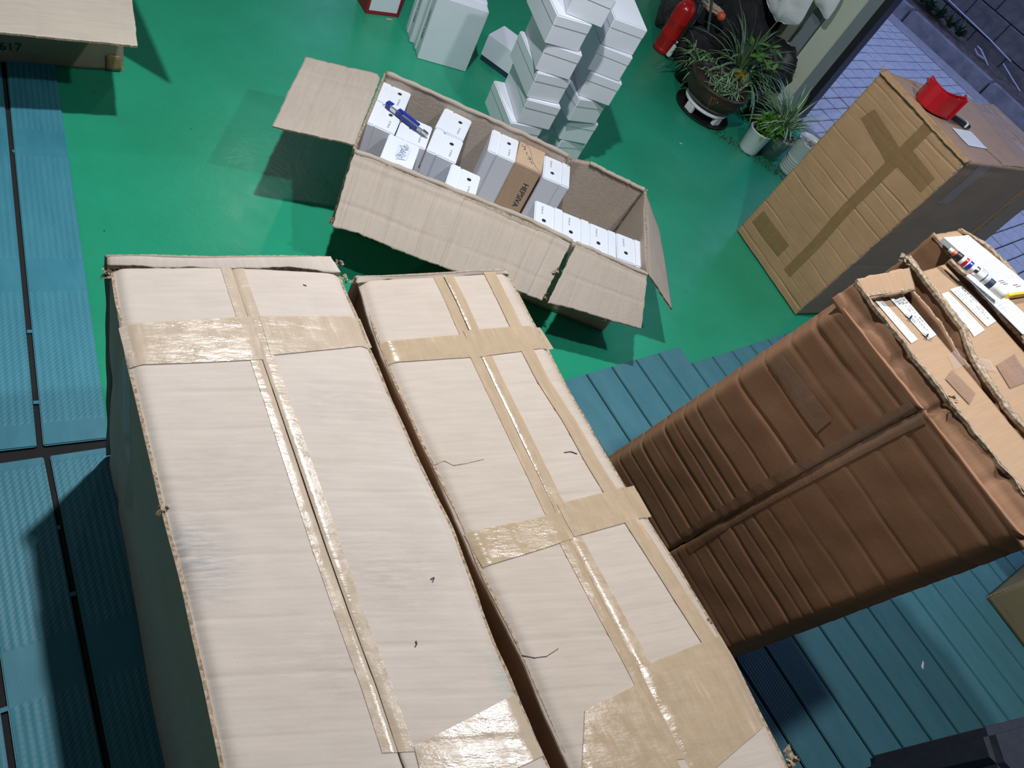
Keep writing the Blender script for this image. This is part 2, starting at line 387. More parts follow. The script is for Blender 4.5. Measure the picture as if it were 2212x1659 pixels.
def lathe(name, prof, mat, parent=None, seg=32, loc=(0, 0, 0), smooth=True):
    vs = []; fs = []; n = len(prof)
    for k in range(seg):
        t = 2*math.pi*k/seg
        for r, z in prof: vs.append((r*math.cos(t), r*math.sin(t), z))
    for k in range(seg):
        for i in range(n-1):
            a, b = k*n+i, ((k+1) % seg)*n+i; fs.append((a, b, b+1, a+1))
    me = mesh(name, vs, fs, smooth=smooth); o = link(name, me, mat, parent); o.location = loc
    bm = bmesh.new(); bm.from_mesh(me); bmesh.ops.remove_doubles(bm, verts=bm.verts, dist=1e-5); bmesh.ops.recalc_face_normals(bm, faces=bm.faces); bm.to_mesh(me); bm.free()
    return o
def tube(name, pts, r, mat, parent=None, seg=8, n=None, closed=False):
    pts = resample(pts, n) if n else [V(p) for p in pts]; vs = []; fs = []
    rr = r if callable(r) else (lambda t: r); prev = None
    for i, p in enumerate(pts):
        t = (pts[min(i+1, len(pts)-1)]-pts[max(i-1, 0)]).normalized()
        ref = Z if abs(t.z) < .9 else V((1, 0, 0)); x = t.cross(ref).normalized(); y = t.cross(x)
        for k in range(seg):
            a = 2*math.pi*k/seg; vs.append(p+(x*math.cos(a)+y*math.sin(a))*rr(i/(len(pts)-1)))
    for i in range(len(pts)-1):
        for k in range(seg): fs.append((i*seg+k, i*seg+(k+1) % seg, (i+1)*seg+(k+1) % seg, (i+1)*seg+k))
    fs.append(tuple(range(seg))[::-1]); fs.append(tuple((len(pts)-1)*seg+k for k in range(seg)))
    me = mesh(name, vs, fs, smooth=True); return link(name, me, mat, parent)
_tm = {}
def text(name, body, org, xd, yd, size, mat, parent, align='LEFT'):
    key = (body, size, mat, align)
    if key not in _tm:
        cu = bpy.data.curves.new(name, 'FONT'); cu.body = body; cu.size = size; cu.align_x = align; cu.resolution_u = 3
        tmp = bpy.data.objects.new('tmp', cu); COL.objects.link(tmp); me = bpy.data.meshes.new_from_object(tmp)
        bpy.data.objects.remove(tmp); me.name = name; me.materials.clear(); me.materials.append(M[mat]); _tm[key] = me
    o = bpy.data.objects.new(name, _tm[key]); COL.objects.link(o)
    x = V(xd).normalized(); z = x.cross(V(yd)).normalized(); y = z.cross(x)
    m = Matrix((x, y, z)).transposed().to_4x4(); m.translation = V(org)+z*.0004
    o.parent = parent; o.matrix_parent_inverse = parent_inv(parent); o.matrix_basis = m
    return o
def wm(o):
    if o is None: return Matrix.Identity(4)
    return wm(o.parent) @ (o.matrix_parent_inverse @ o.matrix_basis if o.parent else o.matrix_basis)
def parent_inv(p): return wm(p).inverted()
def bars(name, items, mat, parent):
    """thin printed strokes: (p0,p1,width,normal)"""
    vs = []; fs = []
    for p0, p1, wd, nr in items:
        d = (p1-p0).normalized(); s = d.cross(nr).normalized()*wd*.5; k = len(vs)
        vs += [p0-s, p1-s, p1+s, p0+s]; fs.append((k, k+1, k+2, k+3))
    return link(name, mesh(name, vs, fs), mat, parent)
def copy_tree(o, parent=None):
    c = o.copy(); COL.objects.link(c)
    if parent is not None: c.parent = parent
    for ch in o.children: copy_tree(ch, c)
    return c
# ================================================================== SETTING
WD = V((.93, -.36, 0)).normalized(); POST = G(1711.7, 262)            # line of the front wall and its door post
WN = V((-WD.y, WD.x, 0))                                              # points outdoors
def onw(t, off=0, z=0): return POST + WD*t + WN*off + Z*z
# indoor floor
fl = [onw(-3.6, .03), onw(3.4, .03), V((3.6, -2.6, 0)), V((-3.8, -2.6, 0)), V((-3.8, 6.0, 0))]
o = struct(link('floor', mesh('floor', [(p.x, p.y, 0) for p in fl], [tuple(range(len(fl)))[::-1]]), 'floor')); FLOOR = o
if o.data.polygons[0].normal.z < 0: o.data.flip_normals()
# walls and ceiling of the room (mostly outside the picture)
def wallquad(name, p, q, z0, z1, th, mat, off):
    d = (V(q)-V(p)).normalized(); n = V((-d.y, d.x, 0))*th
    return struct(solid(name, [p, q, V(q)+n, V(p)+n], z0, z1, mat))
wallquad('wall_left', V((-3.8, -2.6, 0)), V((-3.8, 6.2, 0)), 0, 3.0, .12, 'wallpaint', 0)
wallquad('wall_near', V((3.6, -2.6, 0)), V((-3.8, -2.6, 0)), 0, 3.0, .12, 'wallpaint', 0)
wallquad('wall_right', onw(3.4), V((3.6, -2.6, 0)), 0, 3.0, .12, 'wallpaint', 0)
cq = [onw(-4.2, .05), onw(3.5, .05), V((3.7, -2.7, 0)), V((-3.9, -2.7, 0)), V((-3.9, 6.2, 0))]
struct(solid('ceiling', cq, 3.0, 3.08, 'ceil'))
def wx(px, py): p = GP(px, py, POST, WN); return (p-POST).dot(WD)
# front wall left of the door: strips measured along the wall
tA = wx(1900, 0); 
t_fr, t_b, t_p, t_r, t_g = -.055, wx(1640, 205), wx(1678, 137), wx(1640, 84), wx(1624, 75)
t_seam = wx(1703, 150); t_pil = wx(1678, 137)
t_be0 = wx(1390, 33)
struct(solid('trim_1', [onw(-.012, -.06), onw(.03, -.06), onw(.03, .06), onw(-.012, .06)], 0, 2.6, 'darkpost'))
struct(solid('trim_2', [onw(-.085, -.05), onw(-.012, -.05), onw(-.012, .05), onw(-.085, .05)], 0, 2.6, 'greypost', bev=.004))
struct(solid('wall_front_panel', [onw(t_seam, -.02), onw(-.085, -.02), onw(-.085, .05), onw(t_seam, .05)], 0, 2.6, 'beige'))
struct(solid('trim_3', [onw(t_pil, -.035), onw(t_seam-.006, -.035), onw(t_seam-.006, .05), onw(t_pil, .05)], 0, 2.6, 'greypost', bev=.004))
struct(solid('wall_front_recess', [onw(t_r, .05), onw(t_pil, .05), onw(t_pil, .09), onw(t_r, .09)], 0, 2.6, 'beige'))
struct(solid('trim_4', [onw(t_g, .02), onw(t_r, .02), onw(t_r, .09), onw(t_g, .09)], 0, 2.6, 'greypost', bev=.004))
struct(solid('wall_front', [onw(t_be0, .09), onw(t_g, .09), onw(t_g, .16), onw(t_be0, .16)], 0, 2.6, 'darkwall'))
struct(solid('trim_5', [onw(t_be0-.5, -.03), onw(t_be0, -.03), onw(t_be0, .10), onw(t_be0-.5, .10)], 0, 2.6, 'beige'))
struct(solid('wall_front_far', [onw(-4.2, .06), onw(t_be0-.5, .06), onw(t_be0-.5, .14), onw(-4.2, .14)], 0, 3.0, 'wallpaint'))
struct(solid('wall_front_head', [onw(t_be0-.6, -.02), onw(3.4, -.02), onw(3.4, .1), onw(t_be0-.6, .1)], 2.6, 3.0, 'wallpaint'))
# ---- outdoors
OU = V((.88, -.475, 0)).normalized(); ON = V((.475, .88, 0)).normalized()
def OL(a, b, z=0): return OU*a+ON*b+Z*z
og = [onw(-6, .03), onw(9, .03), onw(9, 9), onw(-6, 9)]
ground = struct(link('ground', mesh('ground', [(p.x, p.y, -.012) for p in og], [(0, 1, 2, 3)]), 'joint'))
if ground.data.polygons[0].normal.z < 0: ground.data.flip_normals()
def s8(x, y): return 1780+x/5.028, y/5.028
c0 = G(*s8(740, 150)); c1 = G(*s8(2100, 1400)); CD = (c1-c0).normalized(); CN = V((-CD.y, CD.x, 0))
def cl(t, off, z=0): return c0+CD*t+CN*off+Z*z
# pavers: one object each, nearest and visible first
pm = boxmesh('paver', .004, .1035-.004, .005, .19-.005, -.03, .0, .004)
cand = []
for i in range(-40, 60):
    for j in range(10, 80):
        a, b = i*.1035, j*.19
        P = OL(a+.05, b+.09)
        if (P-POST).dot(WN) < .10 or (P-c0).dot(CN) > -.33: continue
        q = proj(P)
        if (P-CP).dot(_fw) < .5: continue
        if -60 < q[0] < FW+60 and -60 < q[1] < FH+60 and 1690 < q[0]: cand.append((P.x**2+P.y**2, a, b, q))
cand.sort()
vis = [c for c in cand if not (1920 < c[3][0] < 2130 and c[3][1] > 300) and c[3][1] < 900][:295]
used = set((c[1], c[2]) for c in vis)
for _, a, b, q in vis:
    o = bpy.data.objects.new('paver', pm); COL.objects.link(o)
    if not pm.materials: pm.materials.append(M['paver'])
    o.parent = ground; o.location = OL(a, b, rnd.uniform(-.002, .002)); o.rotation_euler = (rnd.uniform(-.006, .006), rnd.uniform(-.006, .006), math.atan2(OU.y, OU.x))
bm = bmesh.new()
for i in range(-30, 75):
    for j in range(10, 60):
        a, b = i*.1035, j*.19; P = OL(a+.05, b+.09)
        if (a, b) in used or (P-POST).dot(WN) < .10 or (P-c0).dot(CN) > -.33: continue
        k = len(bm.verts); vv = [bm.verts.new(OL(a+x, b+y, z)) for z in (-.03, 0) for x, y in ((.004, .005), (.0995, .005), (.0995, .185), (.004, .185))]
        bm.faces.new(vv[4:8]); 
        for t in range(4): bm.faces.new((vv[t], vv[(t+1) % 4], vv[4+(t+1) % 4], vv[4+t]))
me = bpy.data.meshes.new('pavers_beyond'); bm.to_mesh(me); bm.free(); stuff(link('paving', me, 'paver', ground))
o = solid('threshold_slab', [onw(.03, .0), onw(3.4, .0), onw(3.4, .11), onw(.03, .11)], -.03, .004, 'curb', ground)
solid('gutter', [cl(-6, -.24), cl(9, -.24), cl(9, 0), cl(-6, 0)], -.03, .003, 'gutter', ground)
for k in range(-3, 5):
    a = k*1.02+.12
    o = solid('kerb_stone', [cl(a+.006, 0), cl(a+1.012, 0), cl(a+1.012, .115), cl(a+.006, .115)], -.02, .128+rnd.uniform(-.003, .003), 'curb', ground, bev=.010)
# planted strip and block wall behind the kerb
bed = []
for j in range(9):
    for i in range(41):
        t = -4+i*.25; s = .10+j*.055; bed.append(cl(t, s, .112+.005*j+.030*noise.noise(V((t*3.3, s*9, 0)))))
fs = [(j*41+i, j*41+i+1, (j+1)*41+i+1, (j+1)*41+i) for j in range(8) for i in range(40)]
bo = link('planting_strip', mesh('planting_strip', bed, fs, smooth=True), 'earth', ground)
WO = .47
wallb = struct(solid('wall_outside', [cl(-6, WO+.012), cl(9, WO+.012), cl(9, WO+.2), cl(-6, WO+.2)], 0, 3.0, 'joint'))
bmx = boxmesh('block', 0, .384, -.012, .02, 0, .186, .006); bmx.materials.append(M['block'])
for r in range(0, 9):
    for k in range(-4, 14):
        o = bpy.data.objects.new('block', bmx); COL.objects.link(o); o.parent = wallb
        o.location = cl(k*.392+(.196 if r % 2 else 0)-.6, WO+.004+rnd.uniform(-.003, .003), .06+r*.194); o.rotation_euler = (0, 0, math.atan2(CD.y, CD.x))
cb = [GP(*s8(x, y), cl(0, WO-.03), CN) for x, y in ((1290, -60), (1350, 0), (1560, 200), (1800, 430), (2030, 670))]
tag(tube('conduit', cb, .007, 'cord'), 'thin grey conduit running along the block wall outdoors', 'pipe')
cb = [GP(*s8(x, y), cl(0, WO-.06), CN) for x, y in ((1945, 690), (2010, 800), (2090, 930), (2190, 1090), (2260, 1180))]
tag(tube('conduit', cb, .006, 'cord'), 'lower loose length of grey cable by the kerb, right edge outdoors', 'cable')
lp = [GP(*s8(x, y), cl(0, .28), CN) for x, y in ((1780, 712), (1750, 640), (1705, 540), (1665, 500), (1640, 530), (1665, 590), (1740, 640))]
tag(tube('string_loop', lp, .007, 'cord'), 'pale loop of string lying in the planted strip outdoors', 'string')
def blades(bm, uvl, base, n, lmin, lmax, wid, spread, droop, seed, tilt=(0, 0), zlift=1.0):
    r = random.Random(seed)
    for k in range(n):
        az = r.uniform(0, 2*math.pi); el = r.uniform(spread[0], spread[1]); ln = r.uniform(lmin, lmax)
        d = V((math.cos(az)*math.sin(el)+tilt[0], math.sin(az)*math.sin(el)+tilt[1], math.cos(el)*zlift)).normalized()
        p = V(base)+V((r.uniform(-1, 1), r.uniform(-1, 1), 0))*.02; st = ln/7; row = []
        w0 = wid*r.uniform(.7, 1.2)
        for i in range(8):
            t = i/7; wv = w0*(.55+.9*t)*(1-t**3) if t < .98 else 0
            s = d.cross(Z); s = s.normalized() if s.length > .05 else V((1, 0, 0))
            nn = s.cross(d)
            row.append([bm.verts.new(p-s*wv), bm.verts.new(p-nn*wv*.35), bm.verts.new(p+s*wv)])
            p = p+d*st; d = (d-Z*droop*st*r.uniform(.7, 1.3)/ln).normalized()
        for i in range(7):
            for a in (0, 1):
                f = bm.faces.new((row[i][a], row[i][a+1], row[i+1][a+1], row[i+1][a])); f.smooth = True
                for lpv, u_ in zip(f.loops, ((0, .5) if a == 0 else (.5, 1))+((.5, 0) if a == 0 else (1, .5))): lpv[uvl].uv = (u_, i/7)
def foliage(name, specs, mat, parent):
    bm = bmesh.new(); uvl = bm.loops.layers.uv.new('uv')
    for s in specs: blades(bm, uvl, *s)
    me = bpy.data.meshes.new(name); bm.to_mesh(me); bm.free(); return stuff(link(name, me, mat, parent))
wp = G(*s8(1300, 235), .16)-CN*.05
t = thing('weed_clump', 'dark leafy weed growing between the kerb and block wall', 'weed', wp)
foliage('foliage', [(wp+CD*x, 26, .06, .16, .016, (.2, .9), 1.0, 91+i) for i, x in enumerate((-.2, -.06, .08, .2))], 'leafd', t)
wp = G(*s8(1080, 20), .16)-CN*.05
t = thing('weed_clump', 'dark weed at the top edge left of the conduit outdoors', 'weed', wp)
foliage('foliage', [(wp+CD*x, 22, .06, .15, .015, (.2, 1.0), 1.2, 71+i) for i, x in enumerate((-.12, 0, .12))], 'leafd', t)
# ------------------------------------------------------------------ decks (boards are pieces of the floor)
def slab(name, quad, z0, z1, mat, parent, axis):
    o = solid(name, quad, z0, z1, mat, parent, bev=.0025)
    lay = o.data.uv_layers[0]; e2 = Z.cross(axis)
    for poly in o.data.polygons:
        for li in poly.loop_indices:
            c = o.data.vertices[o.data.loops[li].vertex_index].co; lay.data[li].uv = (c.dot(axis), c.dot(e2))
    return o
DT = .012
e0 = G(125, 185); e1 = G(235, 955); dl = (e1-e0).normalized(); dn = V((-dl.y, dl.x, 0))      # right edge of the left deck; dn points to its right
def DLp(t, s): return e1+dl*t+dn*s
if (G(300, 700)-e1).dot(dn) < 0: dn = -dn
bw = .132
solid('deck_gap_shade', [DLp(-4, -.004), DLp(.03, -.004), DLp(.03, -.85), DLp(-4, -.85)], .0008, .003, 'hole', FLOOR)  # dark sheets stand in for the shade in the board gaps
for k in range(6):
    slab('deck_board', [DLp(-4, -k*.1445), DLp(-.004, -k*.1445+.0), DLp(-.004, -k*.1445-bw), DLp(-4, -k*.1445-bw)], .003, DT, 'deckL', FLOOR, dl)
g0 = G(108, 990); g1 = G(240, 1659); d2 = (g1-g0).normalized(); n2 = V((-d2.y, d2.x, 0))
if (G(500, 1300)-g0).dot(n2) < 0: n2 = -n2
def D2(t, s): return g0+d2*t+n2*s
tj = (G(0, 1003)-g0); jd = (G(235, 968)-G(0, 1003)).normalized()
def jstart(s):                                           # where the seam between the modules meets the board line s
    P = D2(0, s); Q = G(0, 1003); den = d2.cross(jd).z; return (Q-P).cross(jd).z/den
ss = [.72, .576, .432, .288, .144, 0, -.144, -.288, -.432, -.576]
solid('deck_gap_shade', [D2(jstart(.85), .85), D2(2.4, .85), D2(2.4, -.72), D2(jstart(-.72), -.72)], .0009, .0031, 'hole', FLOOR)
for s in ss:
    a, b = s+.132, s
    slab('deck_board', [D2(jstart(a)+.003, a), D2(2.4, a), D2(2.4, b), D2(jstart(b)+.003, b)], .003, DT, 'deckL', FLOOR, d2)
for (px, py) in ((35, 328), (68, 717), (82, 870)):
    p = G(px, py, .006); d_ = dl*.009; n_ = dn*.009
    solid('deck_clip', [p-d_*.5-n_, p+d_*.5-n_, p+d_*.5+n_, p-d_*.5+n_], .003, .009, 'deckL', FLOOR)
for (px, py) in ((153, 1285), (5, 1535), (120, 1142)):
    p = G(px, py, .006); d_ = d2*.009; n_ = n2*.009
    solid('deck_clip', [p-d_*.5-n_, p+d_*.5-n_, p+d_*.5+n_, p-d_*.5+n_], .003, .009, 'deckL', FLOOR)
RU = V((.860, -.510, 0)).normalized(); RN = V((.510, .860, 0)).normalized()
r0 = G(1265, 817); r1 = G(1654, 1413)
pitch = .1245
k0 = r0.dot(RN); x0 = min(G(1240, 818).dot(RU), G(1468, 771).dot(RU))+.0
x1 = G(1490, 788).dot(RU)
def RL(a, b): return RU*a+RN*b
solid('deck_gap_shade', [RL(x0, k0-3*pitch), RL(x0+3.4, k0-3*pitch), RL(x0+3.4, k0+4*pitch), RL(x0, k0+4*pitch)], .0008, .003, 'hole', FLOOR); solid('deck_gap_shade', [RL(x1, k0+4*pitch), RL(x1+3.4, k0+4*pitch), RL(x1+3.4, k0+14*pitch), RL(x1, k0+14*pitch)], .0008, .003, 'hole', FLOOR); solid('deck_gap_shade', [RL(x0+.45, k0-9*pitch), RL(x0+3.4, k0-9*pitch), RL(x0+3.4, k0-3*pitch), RL(x0+.45, k0-3*pitch)], .0008, .003, 'hole', FLOOR)
for k in range(-9, 14):
    b = k0+k*pitch; xs = x0 if k < 4 else x1
    if k < -3: xs = x0+.45
    slab('deck_board', [RL(xs, b+.006), RL(xs+3.4, b+.006), RL(xs+3.4, b+pitch), RL(xs, b+pitch)], .003, DT, 'deckR', FLOOR, RU)
# litter on the floor
for (px, py, s, mat, lab) in ((1471, 310, .010, 'paper', 'tiny scrap of pale paper on the green floor right of the white stacks'), (1993, 1437, .016, 'paper', 'thin curl of white paper on the right teal deck')):
    p = G(px, py, DT+.001 if py > 1000 else .001)
    a = random.Random(px).uniform(0, 3); c = V((math.cos(a), math.sin(a), 0)); q = V((-c.y, c.x, 0))
    tag(solid('paper_scrap', [p-c*s-q*s*.25, p+c*s*.8-q*s*.15, p+c*s+q*s*.2, p-c*s*.6+q*s*.3], p.z, p.z+.001, mat), lab, 'scrap')
# ================================================================== FRONT CARTONS
HZ = .69
def poly(pts, z, ext=0.0):
    P = [G(x, y, z) for x, y in pts]
    if ext: P.append(P[-1]+(P[-1]-P[-2]).normalized()*ext)
    return P
def px_strip(name, s, corners, na, nb, mat, parent, off=.0012):
    """tape over a sheet through four picture points (a0b0,a1b0,a1b1,a0b1)"""
    ab = [s.find(*c) for c in corners]; vs = []; uv = []; W1 = na+1
    for j in range(nb+1):
        for i in range(na+1):
            u_, v_ = i/na, j/nb
            a = (ab[0][0]*(1-u_)+ab[1][0]*u_)*(1-v_)+(ab[3][0]*(1-u_)+ab[2][0]*u_)*v_
            b = (ab[0][1]*(1-u_)+ab[1][1]*u_)*(1-v_)+(ab[3][1]*(1-u_)+ab[2][1]*u_)*v_
            vs.append(s.p(a, b, off)); uv.append((a*s.w, b*s.l))
    fs = [(j*W1+i, j*W1+i+1, (j+1)*W1+i+1, (j+1)*W1+i) for j in range(nb) for i in range(na)]
    me = mesh(name, vs, fs, uv, None, True)
    o = link(name, me, mat, parent)
    if me.polygons[0].normal.dot(s.nrm) < 0: me.flip_normals()
    return o
def path_tape(name, s, pts, wa, mat, parent, off=.0012, side=(-1, 1), nb=60):
    """tape following a picture polyline on a sheet; wa = width in metres; side gives the covered sides"""
    ab = [s.find(*p) for p in pts]; P2 = resample([V((a, b, 0)) for a, b in ab], nb+1); vs = []; uv = []
    k = 6
    for q in P2:
        for i in range(k+1):
            a = q.x+(side[0]+(side[1]-side[0])*i/k)*wa/2/s.w
            vs.append(s.p(a, q.y, off)); uv.append((a*s.w, q.y*s.l))
    fs = [(j*(k+1)+i, j*(k+1)+i+1, (j+1)*(k+1)+i+1, (j+1)*(k+1)+i) for j in range(nb) for i in range(k)]
    me = mesh(name, vs, fs, uv, None, True); o = link(name, me, mat, parent)
    if me.polygons[0].normal.dot(s.nrm) < 0: me.flip_normals()
    return o
EXT = .16
c1L = poly([(240, 580), (248, 640), (262, 720), (276, 790), (310, 930), (345, 1080), (398, 1290), (440, 1470), (478, 1659)], HZ, EXT)
c1S = poly([(500, 577), (535, 680), (572, 790), (606, 890), (650, 1020), (700, 1170), (760, 1340), (812, 1480), (872, 1659)], HZ, EXT)
c1R = poly([(738, 590), (760, 645), (798, 745), (850, 860), (905, 985), (985, 1150), (1080, 1400), (1130, 1510), (1195, 1659)], HZ, EXT)
t1 = thing('shipping_carton', 'large pale taped carton nearest the left edge, grey scuff on its rim', 'carton', (c1S[4].x, c1S[4].y, DT), 0, 'pair of pale taped cartons in front')
f1 = [('y', .055, .004, .006), ('y', .135, .003, .012), ('y', .26, .004, .006), ('y', .33, .003, .005), ('y', .42, .004, .007), ('y', .47, .003, .006), ('y', .545, .005, .006), ('y', .64, .004, .006), ('y', .725, .005, .007), ('y', .80, .003, .005), ('y', .87, .005, .008), ('y', .95, .003, .007), ('y', 1.02, .004, .006)]
def narrow(c, k=.42, w=.62): return [(a, p, d*k, w_*w) for a, p, d, w_ in c]
sA = Surf(c1L, c1S, Z, folds(narrow(f1), .0028, 1), 120); sB = Surf(c1S, c1R, Z, folds(narrow([(a, p+.004, d*.8, w_) for a, p, d, w_ in f1]), .0028, 2), 120)
def seamgap(s, side):                       # flap edges stop just short of the seam and sink a little
    h0 = s.h
    def h(x, y):
        q = (s.w-x) if side > 0 else x
        e = x if side > 0 else (s.w-x)
        return h0(x, y)-.0018*math.exp(-(max(q, 0)/.004)**2)-.010*math.exp(-(max(e, 0)/.012)**2)
    s.h = h
seamgap(sA, 1); seamgap(sB, -1)
sheet('top_flap', sA, 44, 300, 'paleL', t1, .005, .0008, 1, 0, .995, edge='pale')
sheet('top_flap', sB, 44, 300, 'pale', t1, .005, .0008, 2, .005, 1, edge='pale')
# far rim: folded end wall standing a little proud
fr = poly([(231, 572), (330, 576), (500, 579), (620, 576), (735, 590)], HZ+.001); bk = poly([(232, 550), (330, 549), (460, 553), (600, 551), (715, 553)], HZ+.012)
sR = Surf(fr, bk, Z, folds([('x', .03, .002, .01)], .004, 3)); sheet('end_rim', sR, 8, 60, 'pale', t1, .010, .003, 3)
bk2 = [V((p.x, p.y, DT+.005)) for p in bk]
sheet('end_wall', Surf(bk, bk2, N-U*.2, folds([], .006, 4)), 30, 40, 'pale_side', t1)
bl = [G(235, 1008, DT+.004), G(262, 1150, DT+.004), G(296, 1350, DT+.004), G(322, 1500, DT+.004), G(358, 1659, DT+.004)]
bl.append(bl[-1]+(bl[-1]-bl[-2]).normalized()*EXT); tl = [p-Z*.008 for p in c1L]
nrmL = -(N); sLw = Surf(tl, bl, nrmL, folds([('y', .10, .004, .02), ('x', .33, .006, .05), ('x', .60, .003, .02)], .004, 5, 2.2)); sheet('side_wall', sLw, 60, 90, 'pale_side', t1)
c1Rb = [V((p.x-.004, p.y-.004, DT+.004)) for p in c1R]; sheet('side_wall', Surf([p-Z*.008 for p in c1R], c1Rb, N, folds([('x', .08, .006, .03)], .007, 6)), 24, 60, 'pale_side', t1)
ne = [c1L[-1], c1R[-1]]; sheet('end_wall', Surf(ne, [V((p.x, p.y, DT+.004)) for p in ne], U, None), 20, 20, 'pale_side', t1)
# tapes
seam1 = [(500, 577), (535, 680), (572, 790), (606, 890), (650, 1020), (700, 1170), (760, 1340), (812, 1480), (860, 1625)]
path_tape('tape', sA, seam1, .042, 'tape', t1, side=(-1, -.02)); path_tape('tape', sB, seam1, .045, 'tape', t1, side=(.02, 1))
px_strip('tape', sA, [(256, 702), (560, 682), (585, 775), (279, 790)], 24, 14, 'tape', t1, .0022)
px_strip('tape', sB, [(560, 682), (780, 682), (806, 745), (585, 768)], 18, 14, 'tape', t1, .0022)
px_strip('tape', sB, [(893, 1612), (1115, 1498), (1180, 1630), (925, 1740)], 24, 16, 'tape', t1, .0022)
px_strip('tape', sLw, [(268, 770), (282, 775), (281, 1105), (266, 1100)], 3, 20, 'clear', t1, .0015)
# second carton
c2L = poly([(776, 606), (800, 690), (832, 775), (885, 890), (938, 1002), (985, 1110), (1045, 1245), (1132, 1420), (1185, 1550), (1235, 1659)], HZ, EXT)
c2S = poly([(958, 598), (985, 650), (1017, 720), (1060, 810), (1110, 915), (1160, 1020), (1215, 1135), (1290, 1275), (1400, 1480), (1490, 1655)], HZ, EXT)
c2R = poly([(1100, 592), (1135, 655), (1172, 722), (1225, 825), (1290, 935), (1348, 1032), (1400, 1110), (1480, 1240), (1590, 1420), (1690, 1620)], HZ, EXT)
t2 = thing('shipping_carton', 'large pale taped carton with strips of ochre tape, right of its twin', 'carton', (c2S[4].x, c2S[4].y, DT), 0, 'pair of pale taped cartons in front')
f2 = [('y', .05, .004, .006), ('y', .12, .003, .005), ('y', .20, .0035, .005), ('y', .275, .004, .006), ('y', .34, .003, .005), ('y', .405, .004, .005), ('y', .46, .003, .005), ('y', .53, .005, .006), ('y', .615, .003, .005), ('y', .68, .004, .006), ('y', .76, .004, .006), ('y', .845, .004, .006), ('y', .93, .004, .006), ('y', 1.0, .004, .007)]
sC = Surf(c2L, c2S, Z, folds(narrow(f2), .0028, 11), 120); sD = Surf(c2S, c2R, Z, folds(narrow([(a, p+.003, d, w_) for a, p, d, w_ in f2]), .0028, 12), 120)
seamgap(sC, 1); seamgap(sD, -1)
sheet('top_flap', sC, 44, 300, 'pale2', t2, .005, .0009, 11, 0, .995, edge='pale2'); sheet('top_flap', sD, 40, 300, 'pale2', t2, .005, .0009, 12, .005, 1, edge='pale2')
fr = poly([(768, 612), (840, 604), (960, 598), (1040, 592), (1100, 592)], HZ-.001); bk = poly([(770, 596), (840, 594), (940, 589), (1020, 584), (1092, 582)], HZ+.006)
sheet('end_rim', Surf(fr, bk, Z, folds([], .004, 13)), 6, 50, 'pale2', t2, .008, .003, 13)
sheet('end_wall', Surf(bk, [V((p.x, p.y, DT+.005)) for p in bk], N-U*.2, folds([], .006, 14)), 24, 30, 'pale_side', t2)
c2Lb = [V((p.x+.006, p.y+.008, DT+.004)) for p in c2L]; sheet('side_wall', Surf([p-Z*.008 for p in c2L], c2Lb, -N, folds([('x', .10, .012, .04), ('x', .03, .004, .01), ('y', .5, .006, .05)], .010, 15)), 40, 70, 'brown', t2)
c2Rb = [V((p.x-.004, p.y-.006, DT+.004)) for p in c2R]; sheet('side_wall', Surf([p-Z*.008 for p in c2R], c2Rb, N, folds([], .008, 16)), 24, 50, 'pale_side', t2)
ne = [c2L[-1], c2R[-1]]; sheet('end_wall', Surf(ne, [V((p.x, p.y, DT+.004)) for p in ne], U, None), 16, 16, 'pale_side', t2)
seam2 = [(958, 598), (985, 650), (1017, 720), (1060, 810), (1110, 915), (1160, 1020), (1215, 1135), (1290, 1275), (1400, 1480), (1480, 1640)]
path_tape('tape', sC, seam2, .050, 'tape2', t2, side=(-1, -.02)); path_tape('tape', sD, seam2, .046, 'tape2', t2, side=(.02, 1))
path_tape('tape', sD, [(1052, 590), (1085, 655), (1122, 730), (1165, 815), (1222, 905), (1275, 1000), (1330, 1085), (1395, 1180), (1465, 1290), (1540, 1405)], .040, 'tape2', t2, .0022, side=(-.55, 1))
px_strip('tape', sC, [(822, 738), (1000, 722), (1040, 770), (842, 783)], 16, 10, 'tape2', t2, .0022)
px_strip('tape', sD, [(1000, 715), (1170, 702), (1200, 748), (1030, 772)], 14, 10, 'tape2', t2, .0022)
px_strip('tape', sC, [(1006, 1150), (1212, 1108), (1240, 1163), (1046, 1224)], 18, 12, 'tape2', t2, .0024)
px_strip('tape', sD, [(1202, 1090), (1374, 1045), (1412, 1112), (1240, 1160)], 16, 12, 'tape2', t2, .0024)
px_strip('tape', sC, [(1262, 1535), (1372, 1480), (1480, 1680), (1250, 1780)], 20, 18, 'tape2', t2, .0024)
px_strip('tape', sD, [(1380, 1440), (1562, 1370), (1660, 1560), (1495, 1700)], 24, 20, 'tape2', t2, .0024)
